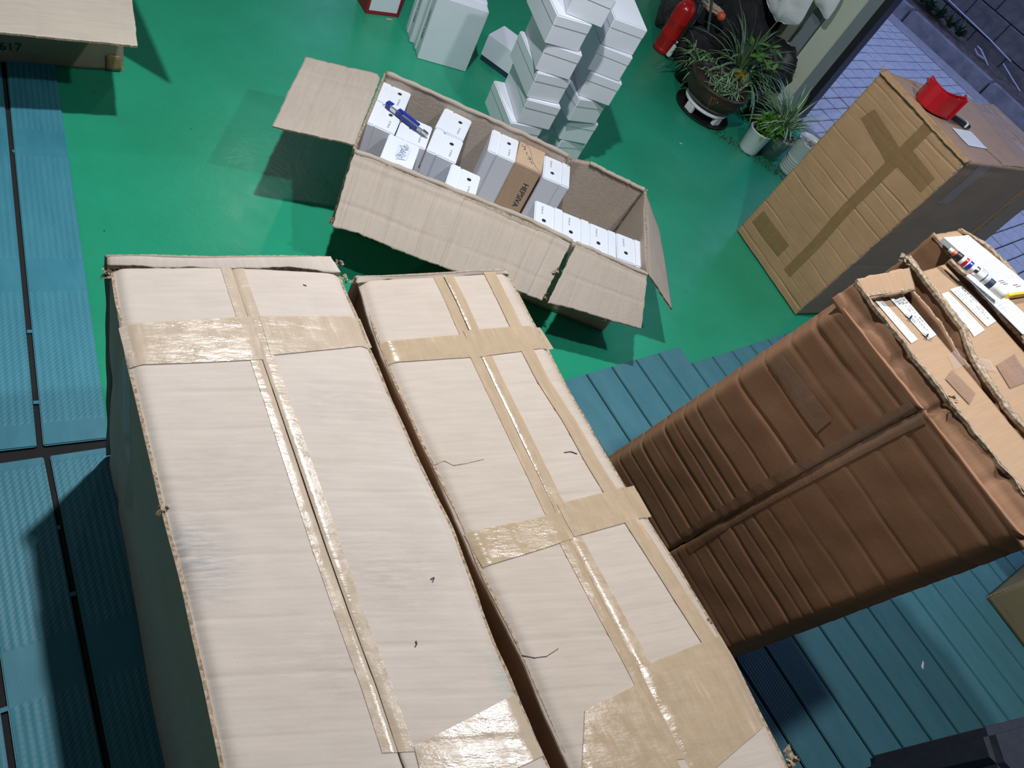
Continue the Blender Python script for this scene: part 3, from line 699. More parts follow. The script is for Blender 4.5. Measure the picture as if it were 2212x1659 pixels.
# torn tufts at the broken corners
def tuft(parent, P, n, size, seed, mat='edge'):
    r = random.Random(seed); vs = []; fs = []
    for k in range(n):
        c = V(P)+V((r.uniform(-1, 1), r.uniform(-1, 1), r.uniform(-.8, .5)))*size*.7
        d = V((r.uniform(-1, 1), r.uniform(-1, 1), r.uniform(-.7, .9))).normalized()*size*r.uniform(.4, 1); e = d.cross(V((r.uniform(-1, 1), r.uniform(-1, 1), 1))).normalized()*size*r.uniform(.15, .4); i = len(vs)
        vs += [c-e, c+e, c+d*.6+e*1.1, c+d-e*.3, c+e*.1+d.cross(e).normalized()*size*.12]; fs += [(i, i+1, i+2, i+3), (i, i+4, i+1), (i+1, i+4, i+2), (i+3, i+2, i+4), (i, i+3, i+4)]
    return stuff(link('torn_fibres', mesh('torn_fibres', vs, fs), mat, parent))
tuft(t1, G(233, 590, HZ-.012), 10, .012, 1); tuft(t1, G(728, 566, HZ-.004), 10, .012, 2); tuft(t1, G(745, 600, HZ-.01), 8, .010, 6); tuft(t1, G(348, 1096, HZ-.006), 7, .010, 3)
tuft(t2, G(772, 606, HZ-.004), 12, .011, 4); tuft(t2, G(1708, 1640, HZ-.015), 16, .016, 5); tuft(t2, G(1535, 1335, HZ-.006), 6, .008, 7)
# cracks in the liner
def crack(s, pts, wd, parent, mat='ink'):
    q = [s.find(*p) for p in pts]; P = [s.p(a, b, .0011) for a, b in q]
    return bars('crack', [(x, y, wd*random.uniform(.5, 1.2), s.nrm) for x, y in zip(P, P[1:])], mat, parent)
crack(sC, [(935, 1001), (960, 995), (980, 1005), (1010, 1000), (1045, 992)], .0016, t2, 'edge'); crack(sC, [(1131, 1412), (1155, 1421), (1180, 1418), (1206, 1401)], .0016, t2)
crack(sB, [(898, 1385), (900, 1392), (896, 1398)], .003, t1); crack(sB, [(930, 1252), (938, 1248), (934, 1258)], .003, t1); crack(sB, [(655, 614), (662, 617)], .004, t1)
crack(sD, [(1218, 978), (1232, 976), (1246, 981)], .0022, t2)
# ================================================================== OPEN CARTON WITH SHOE BOXES
RZ = .315
oFL, oFR, oBR, oBL = G(767, 322, RZ), G(1398, 590, RZ), G(1392, 410, RZ), G(835, 158, RZ)
oc = (oFL+oFR+oBR+oBL)/4; OX = (oFR-oFL).normalized(); OY = V((-OX.y, OX.x, 0))
t3 = thing('open_carton', 'long open cardboard carton with its flaps spread, full of white shoe boxes', 'carton', (oc.x, oc.y, 0))
def low(p, z=.003): return V((p.x, p.y, z))
bkrim = [G(x, y, RZ) for x, y in ((835, 158), (900, 186), (965, 215), (1050, 254), (1130, 290), (1190, 318), (1228, 338))]+[G(1240, 345, RZ-.012), G(1258, 349, RZ-.014)]+[G(x, y, RZ) for x, y in ((1275, 352), (1330, 380), (1392, 410))]
fw = folds([('x', .2, .003, .006), ('x', .42, .003, .006), ('x', .63, .003, .006), ('x', .80, .004, .006), ('x', .97, .003, .005)], .004, 21)
s = Surf([bkrim[0], low(bkrim[0])], [bkrim[-1], low(bkrim[-1])], -OY, fw)
def ragsheet(name, A, B, nrm, na, nb, mat, parent, h=None, thick=.006, rag=.003, seed=0, **k): return sheet(name, Surf(A, B, nrm, h, 80), na, nb, mat, parent, thick, rag, seed, **k)
ragsheet('side_wall', bkrim, [low(p) for p in bkrim], -OY, 24, 90, 'inside', t3, folds([('y', .2, .003, .006), ('y', .42, .003, .006), ('y', .63, .003, .006), ('y', .80, .004, .006), ('y', .97, .003, .005)], .003, 21), .008, .004, 21, uvswap=True)
ragsheet('end_wall', [oBR, oFR], [low(oBR), low(oFR)], -OX, 20, 30, 'inside', t3, folds([('y', .02, .004, .004), ('y', .035, .004, .004)], .003, 22), .007, .003, 22)
ragsheet('side_wall', [oFL, oFR], [low(oFL), low(oFR)], OY, 20, 50, 'inside', t3, folds([], .003, 23), .007, .002, 23)
ragsheet('end_wall', [oBL, oFL], [low(oBL), low(oFL)], OX, 20, 30, 'inside', t3, folds([], .002, 24), .007, .002, 24)
solid('bottom', [oFL+OX*.006+OY*.006, oFR-OX*.006+OY*.006, oBR-OX*.006-OY*.006, oBL+OX*.006-OY*.006], .003, .008, 'inside', t3)
hingeL = [G(x, y, RZ+.004) for x, y in ((766, 325), (800, 336), (900, 376), (1000, 416), (1130, 468), (1200, 502), (1236, 520))]
lowL = [G(x, y, .20) for x, y in ((717, 488), (780, 510), (850, 535), (930, 566), (1000, 592), (1110, 628), (1172, 648))]
lowL = [V((p.x, p.y, p.z+.006*math.sin(i*1.7))) for i, p in enumerate(lowL)]
nrmF = ((hingeL[0]-lowL[0]).cross(OX)).normalized(); nrmF = nrmF if nrmF.z > 0 else -nrmF
pf = [('y', .012, .003, .003), ('y', .024, .003, .003), ('y', .10, .0045, .004), ('y', .155, .004, .004), ('y', .19, .003, .003), ('y', .27, .0045, .004), ('y', .355, .0045, .004), ('y', .43, .004, .004), ('y', .50, .0045, .004), ('y', .545, .003, .004), ('y', .60, .004, .004), ('y', .66, .003, .004), ('x', .045, .005, .012), ('x', .018, .006, .006), ('x', .165, .004, .005)]
ragsheet('front_flap', hingeL, lowL, nrmF, 44, 280, 'inside', t3, folds(pf, .004, 25), .006, .0035, 25, uvswap=True)
hingeR = [G(x, y, RZ+.002) for x, y in ((1246, 524), (1280, 538), (1330, 561), (1399, 592))]
lowR = [G(x, y, z) for x, y, z in ((1183, 655, .21), (1230, 665, .205), (1300, 687, .20), (1385, 711, .20))]
ragsheet('front_flap', hingeR, lowR, nrmF, 40, 110, 'inside', t3, folds([('x', .02, .005, .006), ('x', .11, .003, .004), ('y', .06, .002, .003), ('y', .16, .002, .003)], .004, 26), .006, .003, 26, uvswap=True)
tuft(t3, G(1205, 585, .265), 9, .014, 31); tuft(t3, G(1180, 640, .21), 8, .012, 32); tuft(t3, G(1310, 690, .196), 8, .010, 33); tuft(t3, G(717, 478, .20), 8, .014, 34, 'brown')
tuft(t3, G(1230, 345, RZ-.006), 8, .012, 35); tuft(t3, G(836, 158, RZ+.004), 5, .012, 36, 'brown'); tuft(t3, G(768, 318, RZ), 8, .010, 37); tuft(t3, G(1395, 412, RZ), 6, .009, 38)
lfA = [G(815, 158, .318), G(822, 168, .317), G(800, 225, .317), G(780, 275, .317), G(766, 312, .317)]; lfB = [G(661, 122, .316), G(653, 140, .316), G(626, 190, .315), G(606, 235, .315), G(588, 272, .314)]
ragsheet('end_flap', lfA, lfB, Z, 40, 50, 'inside', t3, folds([('x', .10, .003, .006), ('x', .165, .003, .006), ('y', .17, .003, .005), ('y', .10, .002, .006), ('x', .008, .004, .006)], .003, 27), .005, .0025, 27)
rfA = [G(1393, 411, RZ), G(1396, 500, RZ), G(1399, 588, RZ)]; rfB = [G(1424, 497, .225), G(1437, 575, .205), G(1452, 668, .185)]
nR = (rfB[0]-rfA[0]).cross(rfA[-1]-rfA[0]).normalized(); nR = nR if nR.z > 0 else -nR
ragsheet('end_flap', rfA, rfB, nR, 30, 40, 'inside', t3, folds([('x', .012, .004, .006)], .005, 28), .006, .003, 28)
# rolled rim of the long sides
def rim(pts, r, seed, parent, mat='inside'):
    P = resample(pts, 60); P = [p+V((0, 0, noise.noise(p*25+V((seed, 0, 0)))*.004)) for p in P]
    return tube('rolled_rim', P, lambda t: r*(1+.35*noise.noise(V((t*18, seed, 0)))), mat, parent, 8)
rim([p+OY*.002 for p in bkrim[:7]], .008, 1, t3); rim(bkrim[9:], .008, 2, t3); rim([p-Z*.003 for p in hingeL], .0085, 3, t3); rim([p-Z*.002 for p in hingeR], .007, 4, t3)
# ---- shoe boxes standing on end
SH, SW, SL = .105, .142, .27
def ring_mesh(name, r0, r1, z):
    n = 20; vs = [(r*math.cos(2*math.pi*k/n), r*math.sin(2*math.pi*k/n), z) for r in (r0, r1) for k in range(n)]
    return mesh(name, vs, [(k, (k+1) % n, n+(k+1) % n, n+k) for k in range(n)])
def disc_mesh(name, r, z):
    n = 20; return mesh(name, [(r*math.cos(2*math.pi*k/n), r*math.sin(2*math.pi*k/n), z) for k in range(n)], [tuple(range(n))])
LIDH = .036
me_base = boxmesh('box_body', LIDH-.001, SH, .002, SW-.002, .001, SL-.001, .0035, 2)
me_lid = boxmesh('lid', 0, LIDH, 0, SW, 0, SL, .004, 2)
me_base.materials.append(M['white']); me_lid.materials.append(M['white'])
me_ring = ring_mesh('grommet', .0058, .0078, 0); me_ring.materials.append(M['metal']); me_hole = disc_mesh('vent_hole', .0060, 0); me_hole.materials.append(M['hole'])
def end_box_proto():
    t = thing('shoe_box', '', 'box')
    for nm, me in (('box_body', me_base), ('lid', me_lid)):
        o = bpy.data.objects.new(nm, me); COL.objects.link(o); o.parent = t
        if nm == 'box_body': body = o
    for nm, me, dz in (('grommet', me_ring, .0006), ('vent_hole', me_hole, .0003)):
        o = bpy.data.objects.new(nm, me); COL.objects.link(o); o.parent = body; o.location = (.070, .095, SL-.001+dz)
    text('size_print', 'ZC WX 02', (.0745, .063, SL-.001), (0, -1, 0), (1, 0, 0), .0085, 'ink', body)
    return t
spots = dict(W1=((831, 167), (890, 200), (875, 236), (807, 210)), W2=((808, 211), (868, 241), (854, 290), (789, 262)), W3=((868, 241), (936, 272), (925, 321), (856, 291)), W5=((963, 229), (1017, 260), (1003, 305), (943, 271)), W6=((939, 272), (1000, 304), (989, 352), (925, 321)), W7=((974, 348), (1039, 379), (1030, 435), (959, 402)), W8=((1064, 277), (1118, 301), (1114, 351), (1058, 325)), W9=((1177, 334), (1231, 354), (1232, 405), (1176, 380)), W10=((1158, 430), (1216, 450), (1215, 510), (1156, 488)), W11=((1216, 455), (1273, 476), (1275, 533), (1215, 510)), W12=((1274, 477), (1332, 499), (1336, 557), (1275, 534)), W13=((1333, 499), (1390, 518), (1393, 578), (1336, 557)))
lab = dict(W1='white shoe box standing in the far left corner of the open carton', W2='white shoe box under the blue handle of the cutter knife', W3='white shoe box under the silver tip of the cutter knife', W5='lone white shoe box at the back rim, second column of the open carton', W6='white shoe box in front of the back-rim one, touching it, second column', W7='white shoe box at the front rim left of the deep empty gap', W8='white shoe box touching the left side of the kraft box', W9='white shoe box touching the right side of the kraft box', W10='leftmost of four white shoe boxes in the row along the front rim', W11='second from left of four white shoe boxes in the front-rim row', W12='third from left of four white shoe boxes in the front-rim row', W13='rightmost white shoe box of the front-rim row, against the end flap')
proto = end_box_proto(); ZT = .285
def quadfit(q, z):
    P = [G(x, y, z) for x, y in q]; c = sum(P, V())/4; a = (P[1]-P[0])+(P[2]-P[3]); return c, math.atan2(a.y, a.x)
first = True
for k, q in spots.items():
    c, ang = quadfit(q, ZT)
    ang = ang*.5+.5*math.atan2(OX.y, OX.x)
    t = proto if first else copy_tree(proto); first = False
    back = k in ('W9', 'W10', 'W11', 'W12', 'W13'); a = ang+(math.pi if back else 0)
    ox, oy = SH/2, SW/2
    t.location = (c.x-(ox*math.cos(a)-oy*math.sin(a)), c.y-(ox*math.sin(a)+oy*math.cos(a)), ZT-SL-.003+rnd.uniform(-.003, .002)); t.rotation_euler = (0, 0, a)
    t['label'] = lab[k]; t['group'] = 'white shoe boxes standing inside the open carton'
# box with the hand-written sticker
c, ang = quadfit(((841, 287), (905, 312), (891, 375), (821, 344)), .287); ang = math.atan2(OX.y, OX.x)
tw = thing('shoe_box', 'white shoe box with a gridded sticker and blue handwriting, near the cutter knife', 'box', (c.x, c.y, .012), 0, 'white shoe boxes standing inside the open carton')
ex = V((math.cos(ang), math.sin(ang), 0)); ey = V((-ex.y, ex.x, 0))
def cq(hw, hl): return [c-ex*hw-ey*hl, c+ex*hw-ey*hl, c+ex*hw+ey*hl, c-ex*hw+ey*hl]
bw_ = solid('box_body', cq(SH/2-.002, SW/2-.002), .012, .256, 'white', tw, .003); solid('lid', cq(SH/2, SW/2), .252, .288, 'white', tw, .003)
def at4(a, b, z=.2885): return V((c.x, c.y, z))+ex*a+ey*b
gl = []
for i in range(4): gl.append((at4(-.012+i*.013, -.030), at4(-.012+i*.013, .034), .0007, Z))
for j in range(6): gl.append((at4(-.012, -.030+j*.0128), at4(.027, -.030+j*.0128), .0007, Z))
bars('sticker_grid', gl, 'greyline', tw)
hw_ = random.Random(5); pts = []
for i in range(30): t_ = i/29; pts.append(at4(.006+.011*math.sin(i*1.7)+.007*hw_.uniform(-1, 1), .045-.088*t_+.006*math.cos(i*2.3), .2893))
tube('handwriting', pts, .00045, 'blueink', tw, 5)
# kraft box with printed brand and scribbles
c, ang = quadfit(((1119, 299), (1177, 326), (1175, 380), (1115, 351)), ZT); ex = V((math.cos(ang), math.sin(ang), 0)); ey = V((-ex.y, ex.x, 0))
tk = thing('kraft_shoe_box', 'brown kraft shoe box with navy lettering among the white boxes', 'box', (c.x, c.y, .012))
def ck(a, b, z): return V((c.x, c.y, z))+ex*a+ey*b
solid('box_body', [ck(-.051, -.071, 0), ck(.051, -.071, 0), ck(.051, .071, 0), ck(-.051, .071, 0)], .03, ZT, 'kraftbox', tk, .003)
text('lettering', 'HEPSIVA', ck(.012, -.0714, .222), -Z, ex, .030, 'navyink', tk)
tube('flap_edge', [ck(a, b, ZT+.0006) for a, b in ((-.051, .066), (-.03, .062), (-.012, .045), (0, .015), (.01, -.02), (.028, -.05), (.051, -.068))], .0009, 'edge', tk, 5)
hw_ = random.Random(8)
for gi in range(5):
    q = (-.034+.010*gi, .045-.020*gi); tube('pen_scribble', [ck(q[0]+hw_.uniform(-.008, .008), q[1]+hw_.uniform(-.010, .010), ZT+.0008) for _ in range(5)], .0007, 'navyink', tk, 5)
# cutter knife lying across the boxes
ka, kb = G(838, 222, .300), G(925, 290, .298); kd = (kb-ka).normalized(); ks = kd.cross(Z).normalized()*-1
kl = (kb-ka).length
tn = thing('utility_knife', 'blue and white snap-off cutter knife on the white shoe boxes', 'knife', ((ka+kb)/2))
def kslab(name, t0, t1, w0, w1, z0, z1, mat, par=None, sh=0.0):
    q = [ka+kd*kl*t0-ks*w0+ks*sh, ka+kd*kl*t1-ks*w1+ks*sh, ka+kd*kl*t1+ks*w1+ks*sh, ka+kd*kl*t0+ks*w0+ks*sh]
    return solid(name, q, z0, z1, mat, par or tn, .0025)
kslab('end_cap', -.02, .12, .010, .013, .288, .306, 'blue'); kslab('handle', .10, .26, .0125, .012, .288, .304, 'wplastic'); kslab('grip', .24, .76, .0125, .011, .287, .306, 'blue'); kslab('collar', .75, .87, .010, .008, .288, .303, 'wplastic'); kslab('tip', .86, 1.0, .007, .0055, .290, .301, 'metal')
kslab('blade_track', .08, .95, .0022, .0022, .300, .3068, 'steel', None, -.0100); sl = kslab('slider', .30, .40, .0055, .0055, .303, .313, 'blue', None, -.0105)
# ================================================================== UPPER-LEFT OPEN CARTON
tt = thing('open_carton', 'grey-brown carton in the upper left corner, wide flap over a printed side', 'carton', L(-2.65, .2))
ur = -2.38
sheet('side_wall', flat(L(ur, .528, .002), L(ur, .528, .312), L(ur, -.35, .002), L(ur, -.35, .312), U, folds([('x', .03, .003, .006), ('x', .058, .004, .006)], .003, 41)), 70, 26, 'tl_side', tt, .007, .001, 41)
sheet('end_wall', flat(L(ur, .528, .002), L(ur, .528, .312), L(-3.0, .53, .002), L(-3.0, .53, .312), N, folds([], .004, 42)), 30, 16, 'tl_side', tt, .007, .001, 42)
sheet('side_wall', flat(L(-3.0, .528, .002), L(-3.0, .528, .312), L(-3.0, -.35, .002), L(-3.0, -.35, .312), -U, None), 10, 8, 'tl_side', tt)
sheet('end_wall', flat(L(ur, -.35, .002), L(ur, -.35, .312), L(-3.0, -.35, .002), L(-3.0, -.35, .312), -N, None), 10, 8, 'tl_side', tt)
fh = folds([('y', .035, .0035, .004), ('y', .060, .003, .004), ('y', .018, .004, .005), ('y', .25, .0018, .003), ('y', .16, .0018, .003), ('y', .42, .002, .003), ('y', .49, .002, .003), ('y', .56, .002, .003)], .003, 43)
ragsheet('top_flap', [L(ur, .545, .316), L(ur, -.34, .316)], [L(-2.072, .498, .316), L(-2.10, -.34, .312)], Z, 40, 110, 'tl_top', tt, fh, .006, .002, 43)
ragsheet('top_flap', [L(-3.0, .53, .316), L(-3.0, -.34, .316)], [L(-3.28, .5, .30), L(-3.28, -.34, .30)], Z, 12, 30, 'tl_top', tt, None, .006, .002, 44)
S1 = G(370, 180); S2 = G(300, 20); T0 = S1+(LA-S1)*.6/2.8; T1_ = S2+(LA-S2)*.6/2.8; T1_ = T0+(T1_-T0).normalized()*.5  # unseen raised flap, its free edge shaped to throw the shadow beside the carton
ragsheet('end_flap', [L(ur-.02, .534, .315), L(ur-.58, .534, .315)], [T0, T1_], N, 24, 30, 'tl_top', tt, None, .006, .001, 45)
text('carton_number', '617', L(ur+.004, .186, .052), N, Z, .040, 'ink', tt)
sheet('tape', flat(L(ur+.0055, .520, .004), L(ur+.0055, .520, .062), L(ur+.0055, .478, .004), L(ur+.0055, .478, .062), U, None), 4, 4, 'taped', tt, .0004)
# ================================================================== TALL TAPED CARTONS BY THE DOOR
tT = thing('shipping_carton', 'tall yellowish-brown creased carton with a red tape cutter on top', 'carton', L(-1.2, 3.25))
def T1f(a, b): # front face
    return L(-1.478, 2.985, .006), L(-1.457, 2.988, .900), L(-.965, 2.945, .006), L(-.949, 2.960, .900)
q = T1f(0, 0)
tf = [('y', p, d, w_) for p, d, w_ in ((.035, .006, .008), (.085, .003, .004), (.13, .004, .004), (.20, .006, .005), (.26, .003, .004), (.315, .004, .004), (.38, .007, .005), (.44, .003, .004), (.485, .007, .006), (.53, .004, .004), (.585, .004, .005), (.63, .007, .005), (.70, .003, .004), (.745, .004, .005), (.80, .004, .004), (.845, .006, .006), (.875, .006, .006))]
sT = Surf([q[0], q[1]], [q[2], q[3]], -N, folds([(a, p, d*.6, w_*.55) for a, p, d, w_ in tf], .004, 51, 4.0), 60)
sheet('front_wall', sT, 50, 360, 'yellowish', tT, .006, .002, 51)
sR1 = Surf([L(-.965, 2.945, .006), L(-.949, 2.960, .900)], [L(-.90, 3.535, .006), L(-.895, 3.535, .900)], U, folds([('y', .33, .003, .006), ('y', .55, .003, .006), ('y', .86, .005, .01)], .006, 52), 50)
sheet('side_wall', sR1, 40, 70, 'pinktop', tT, .006, .002, 52)
sheet('side_wall', flat(L(-1.478, 2.985, .006), L(-1.457, 2.988, .9), L(-1.36, 3.53, .006), L(-1.316, 3.534, .9), -U, folds([], .006, 53)), 16, 30, 'yellowish', tT)
sheet('back_wall', flat(L(-1.36, 3.53, .006), L(-1.316, 3.534, .9), L(-.90, 3.535, .006), L(-.895, 3.535, .9), N, None), 10, 16, 'pinktop', tT)
k1 = .19
sTa = Surf([L(-1.455, 2.995, .900), L(-.950, 2.968, .900)], [L(-1.408, 3.150, .897), L(-.93, 3.232, .897)], Z, folds([('x', .020, .005, .006), ('x', .034, .004, .004)], .004, 54), 60)
sheet('top_flap', sTa, 24, 70, 'pinktop', tT, .006, .003, 54)
sTb = Surf([L(-1.406, 3.160, .900), L(-.93, 3.241, .900)], [L(-1.318, 3.533, .904), L(-.895, 3.533, .904)], Z, folds([('y', .22, .003, .02)], .006, 55), 60)
sheet('top_flap', sTb, 50, 60, 'pinktop', tT, .006, .003, 55)
sheet('top_edge', Surf([L(-1.458, 2.975, .892), L(-.95, 2.948, .892)], [L(-1.456, 3.000, .908), L(-.95, 2.975, .906)], (Z-N), folds([('y', .14, .006, .01), ('y', .33, .006, .012), ('y', .47, .005, .01)], .006, 56, 8)), 6, 70, 'yellowish', tT, .006, .003, 56)
tuft(tT, G(1915, 505, .42), 8, .018, 57, 'yellowish'); tuft(tT, L(-.95, 2.955, .9), 8, .012, 58, 'edge'); tuft(tT, L(-1.458, 2.985, .905), 5, .012, 59, 'yellowish')
def onT(px, py): return sT.find(px, py)
vt = [(1700, 590), (1760, 530), (1830, 450), (1895, 385), (1960, 320), (2010, 270)]
path_tape('tape', sT, vt, .048, 'taped', tT, .0015)
px_strip('tape', sT, [(1860, 255), (1890, 235), (1960, 345), (1925, 370)], 12, 8, 'taped', tT, .0018)
px_strip('tape', sT, [(1965, 315), (1930, 350), (1990, 415), (2020, 385)], 12, 10, 'taped', tT, .0018)
px_strip('tape', sT, [(1650, 455), (1625, 480), (1680, 555), (1705, 530)], 10, 10, 'taped', tT, .0018)
px_strip('tape', sTb, [(2085, 205), (2120, 222), (2225, 335), (2200, 345)], 30, 12, 'clear', tT, .003)
px_strip('tape', sTa, [(2022, 245), (2042, 240), (2062, 262), (2040, 268)], 6, 6, 'clear', tT, .003)
sheet('tape', Surf([L(-1.30, 3.500, .9065), L(-.90, 3.495, .9065)], [L(-1.30, 3.565, .9065), L(-.90, 3.565, .9065)], Z, folds([('x', .03, -.004, .012)], .006, 66, 14)), 12, 60, 'clear', tT, .0004)
sheet('tape', Surf([L(-.9415, 3.05, .70), L(-.934, 3.05, .90)], [L(-.934, 3.13, .70), L(-.930, 3.13, .90)], U, folds([], .004, 67, 14)), 10, 20, 'clear', tT, .0004)
sheet('tape', Surf([L(-.9575, 2.99, .53), L(-.956, 2.99, .58)], [L(-.944, 3.11, .53), L(-.943, 3.11, .58)], U, None), 6, 6, 'clear', tT, .0004)
lb = px_strip('address_label', sTa, [(2054, 277), (2095, 285), (2132, 323), (2091, 315)], 4, 4, 'paper', tT, .0025)
bars('address_print', [(sTa.p(a, b, .0032), sTa.p(a+.0, b+.06, .0032), .0016, Z) for a in [sTa.find(2064+7*i, 282+1.6*i)[0] for i in range(5)] for b in [sTa.find(2072+12*i, 284+10*i)[1] for i in range(3)]], 'greyline', lb)
t2b = thing('shipping_carton', 'second tall taped carton standing right behind the yellowish-brown one', 'carton', L(-1.1, 3.68))
ring = [L(-1.30, 3.575), L(-.885, 3.575), L(-.88, 3.75), L(-1.31, 3.72)]
for nm, i, j, nr in (('front_wall', 0, 1, -N), ('side_wall', 1, 2, U), ('back_wall', 2, 3, N), ('side_wall', 3, 0, -U)):
    a, b = ring[i], ring[j]; sheet(nm, flat(V((a.x, a.y, .005)), V((a.x, a.y, .9)), V((b.x, b.y, .005)), V((b.x, b.y, .9)), nr, folds([], .005, 60+i)), 14, 30, 'pinktop', t2b, .006, .002, 60+i)
sT2 = Surf([L(-1.30, 3.577, .902), L(-.885, 3.577, .902)], [L(-1.31, 3.722, .904), L(-.88, 3.75, .904)], Z, folds([], .004, 65), 30); sheet('top_flap', sT2, 16, 30, 'pinktop', t2b, .006, .002, 65)
sheet('tape', Surf([L(-1.29, 3.59, .908), L(-.89, 3.60, .908)], [L(-1.29, 3.67, .908), L(-.89, 3.69, .908)], Z, folds([], .004, 68, 12)), 8, 30, 'clear', t2b, .0004)
# red tape cutter
Rz = .908
bpx = [(1979, 212), (1986, 222), (1998, 234), (2014, 245), (2032, 253), (2049, 259)]
bpts = [G(x, y, Rz) for x, y in bpx]; RD = (bpts[-1]-bpts[0]).normalized(); RP = Z.cross(RD)
if RP.dot(N) < 0: RP = -RP
tr = thing('tape_cutter', 'red plastic packing-tape cutter lying on the tall yellowish-brown carton', 'tape cutter', (sum(bpts, V())/6))
lenR = (bpts[-1]-bpts[0]).length
def redshell(name, off0, off1, ztop, zb=0):
    n = len(bpts); vs = []; fs = []
    for p in bpts:
        t_ = (p-bpts[0]).dot(RD)/lenR; hh = ztop*(1.0-.10*math.sin(math.pi*min(1, t_)))
        sink = .0
        vs += [p+RP*off0+Z*zb, p+RP*off1+Z*zb, p+RP*off1+Z*hh, p+RP*off0+Z*hh]
    for i in range(n-1):
        for k in range(4): fs.append((i*4+k, i*4+(k+1) % 4, (i+1)*4+(k+1) % 4, (i+1)*4+k))
    fs += [(0, 3, 2, 1), ((n-1)*4, (n-1)*4+1, (n-1)*4+2, (n-1)*4+3)]
    me = mesh(name, vs, fs); b = bmesh.new(); b.from_mesh(me); bmesh.ops.recalc_face_normals(b, faces=b.faces); bmesh.ops.bevel(b, geom=b.edges[:], offset=.0012, segments=1, affect='EDGES'); b.to_mesh(me); b.free()
    return link(name, me, 'red', tr)
redshell('side_plate', 0, .003, .085); redshell('side_plate', .047, .050, .082); redshell('base_plate', .003, .047, .012)
def rbox(name, t0, t1, o0, o1, z0, z1, mat='red'):
    q = [bpts[0]+RD*lenR*t0+RP*o0, bpts[0]+RD*lenR*t1+RP*o0, bpts[0]+RD*lenR*t1+RP*o1, bpts[0]+RD*lenR*t0+RP*o1]; return solid(name, q, z0+Rz, z1+Rz, mat, tr, .001)
rbox('end_plate', .0, .035, .003, .047, .0, .078); rbox('end_plate', .97, 1.0, -.012, .060, 0, .088); rbox('rib', .78, .82, -.016, .0, 0, .078); rbox('lip', -.06, .02, .0, .05, .060, .068)
# black knife beside it
ka, kb = G(2052, 246, .915), G(2096, 275, .915); kd = (kb-ka).normalized(); ks = kd.cross(Z).normalized(); kl = (kb-ka).length
tn = thing('utility_knife', 'black and white cutter knife beside the red tape cutter', 'knife', (ka+kb)/2)
kslab('handle', -.35, .78, .011, .011, .905, .922, 'black'); kslab('blade_track', -.35, .80, .003, .003, .916, .924, 'wplastic', None, -.009); kslab('collar', .76, .86, .0115, .0105, .905, .923, 'wplastic'); kslab('tip', .85, 1.0, .0095, .007, .906, .920, 'black'); kslab('slider', .86, .94, .004, .004, .918, .925, 'steel')
# ================================================================== THREE OPENED CARTONS SIDE BY SIDE (right)
FN = 1.182
gA = thing('opened_carton', 'dark brown creased carton with a label marked KHAKI, nearest of three on the right', 'carton', L(-.14, 1.28), 0, 'three narrow opened cartons side by side')
lab1 = [L(-.505, FN, DT), L(-.362, FN, 1.128)]; seamp = [L(-.212, FN, DT), L(-.131, FN, 1.128)]; rgt = [L(.060, FN, DT), L(.114, FN, 1.128)]
ca = [('y', p, d, w_) for p, d, w_ in ((.30, .006, .006), (.38, .004, .004), (.44, .007, .005), (.49, .005, .004), (.535, .008, .006), (.575, .006, .004), (.62, .008, .006), (.655, .005, .004), (.69, .007, .005), (.73, .005, .005), (.79, .004, .005), (.86, .007, .007), (.93, .004, .005), (1.00, .006, .008), (1.06, .007, .010), (1.095, .005, .006))]
wl = (seamp[0]-lab1[0]).length; wr = (rgt[0]-seamp[0]).length
def rolled(cs, seed, wdt, left):
    h0 = folds([(a, p, d*.55, w_*.62) for a, p, d, w_ in cs], .004, seed, 4.0)
    def h(x, y):
        e = x if left else wdt-x; i = wdt-x if left else x
        return h0(x, y)-.030*math.exp(-(max(e, 0)/.016)**2)-.004*math.exp(-(max(i, 0)/.006)**2)
    return h
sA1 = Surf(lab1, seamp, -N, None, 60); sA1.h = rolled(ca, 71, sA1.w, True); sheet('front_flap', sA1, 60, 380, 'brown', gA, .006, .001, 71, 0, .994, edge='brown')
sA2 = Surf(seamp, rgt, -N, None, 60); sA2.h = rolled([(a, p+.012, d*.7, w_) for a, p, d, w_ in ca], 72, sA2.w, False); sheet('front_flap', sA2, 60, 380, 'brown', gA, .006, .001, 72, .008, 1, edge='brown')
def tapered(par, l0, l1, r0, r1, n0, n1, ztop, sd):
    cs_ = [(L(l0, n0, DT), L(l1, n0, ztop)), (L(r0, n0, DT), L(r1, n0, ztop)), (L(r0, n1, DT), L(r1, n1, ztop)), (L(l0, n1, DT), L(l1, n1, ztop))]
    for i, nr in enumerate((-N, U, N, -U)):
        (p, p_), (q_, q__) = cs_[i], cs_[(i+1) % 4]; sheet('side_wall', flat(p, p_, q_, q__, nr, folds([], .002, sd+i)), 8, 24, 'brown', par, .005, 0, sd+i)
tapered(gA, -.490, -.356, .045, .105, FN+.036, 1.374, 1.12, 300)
sheet('rim_fold', Surf([L(-.366, FN, 1.122), L(-.13, FN, 1.122), L(.116, FN, 1.118)], [L(-.362, FN+.018, 1.166), L(-.13, FN+.020, 1.161), L(.116, FN+.046, 1.148)], (Z-N), folds([('y', .07, .004, .01), ('y', .15, .006, .012), ('y', .24, .010, .006), ('y', .37, .005, .01), ('x', .026, .006, .008)], .0045, 73, 6)), 16, 120, 'brown', gA, .006, .002, 73, edge='brown')
rf = [L(-.362, FN+.016, 1.166), L(-.13, FN+.018, 1.161), L(.116, FN+.044, 1.148)]
sheet('rim_edge', Surf([p-N*.002+Z*.001 for p in rf], [p+N*.004 for p in rf], Z, folds([], .004, 79, 25)), 3, 140, 'edge', gA, .006, .003, 79)
PZ = 1.142
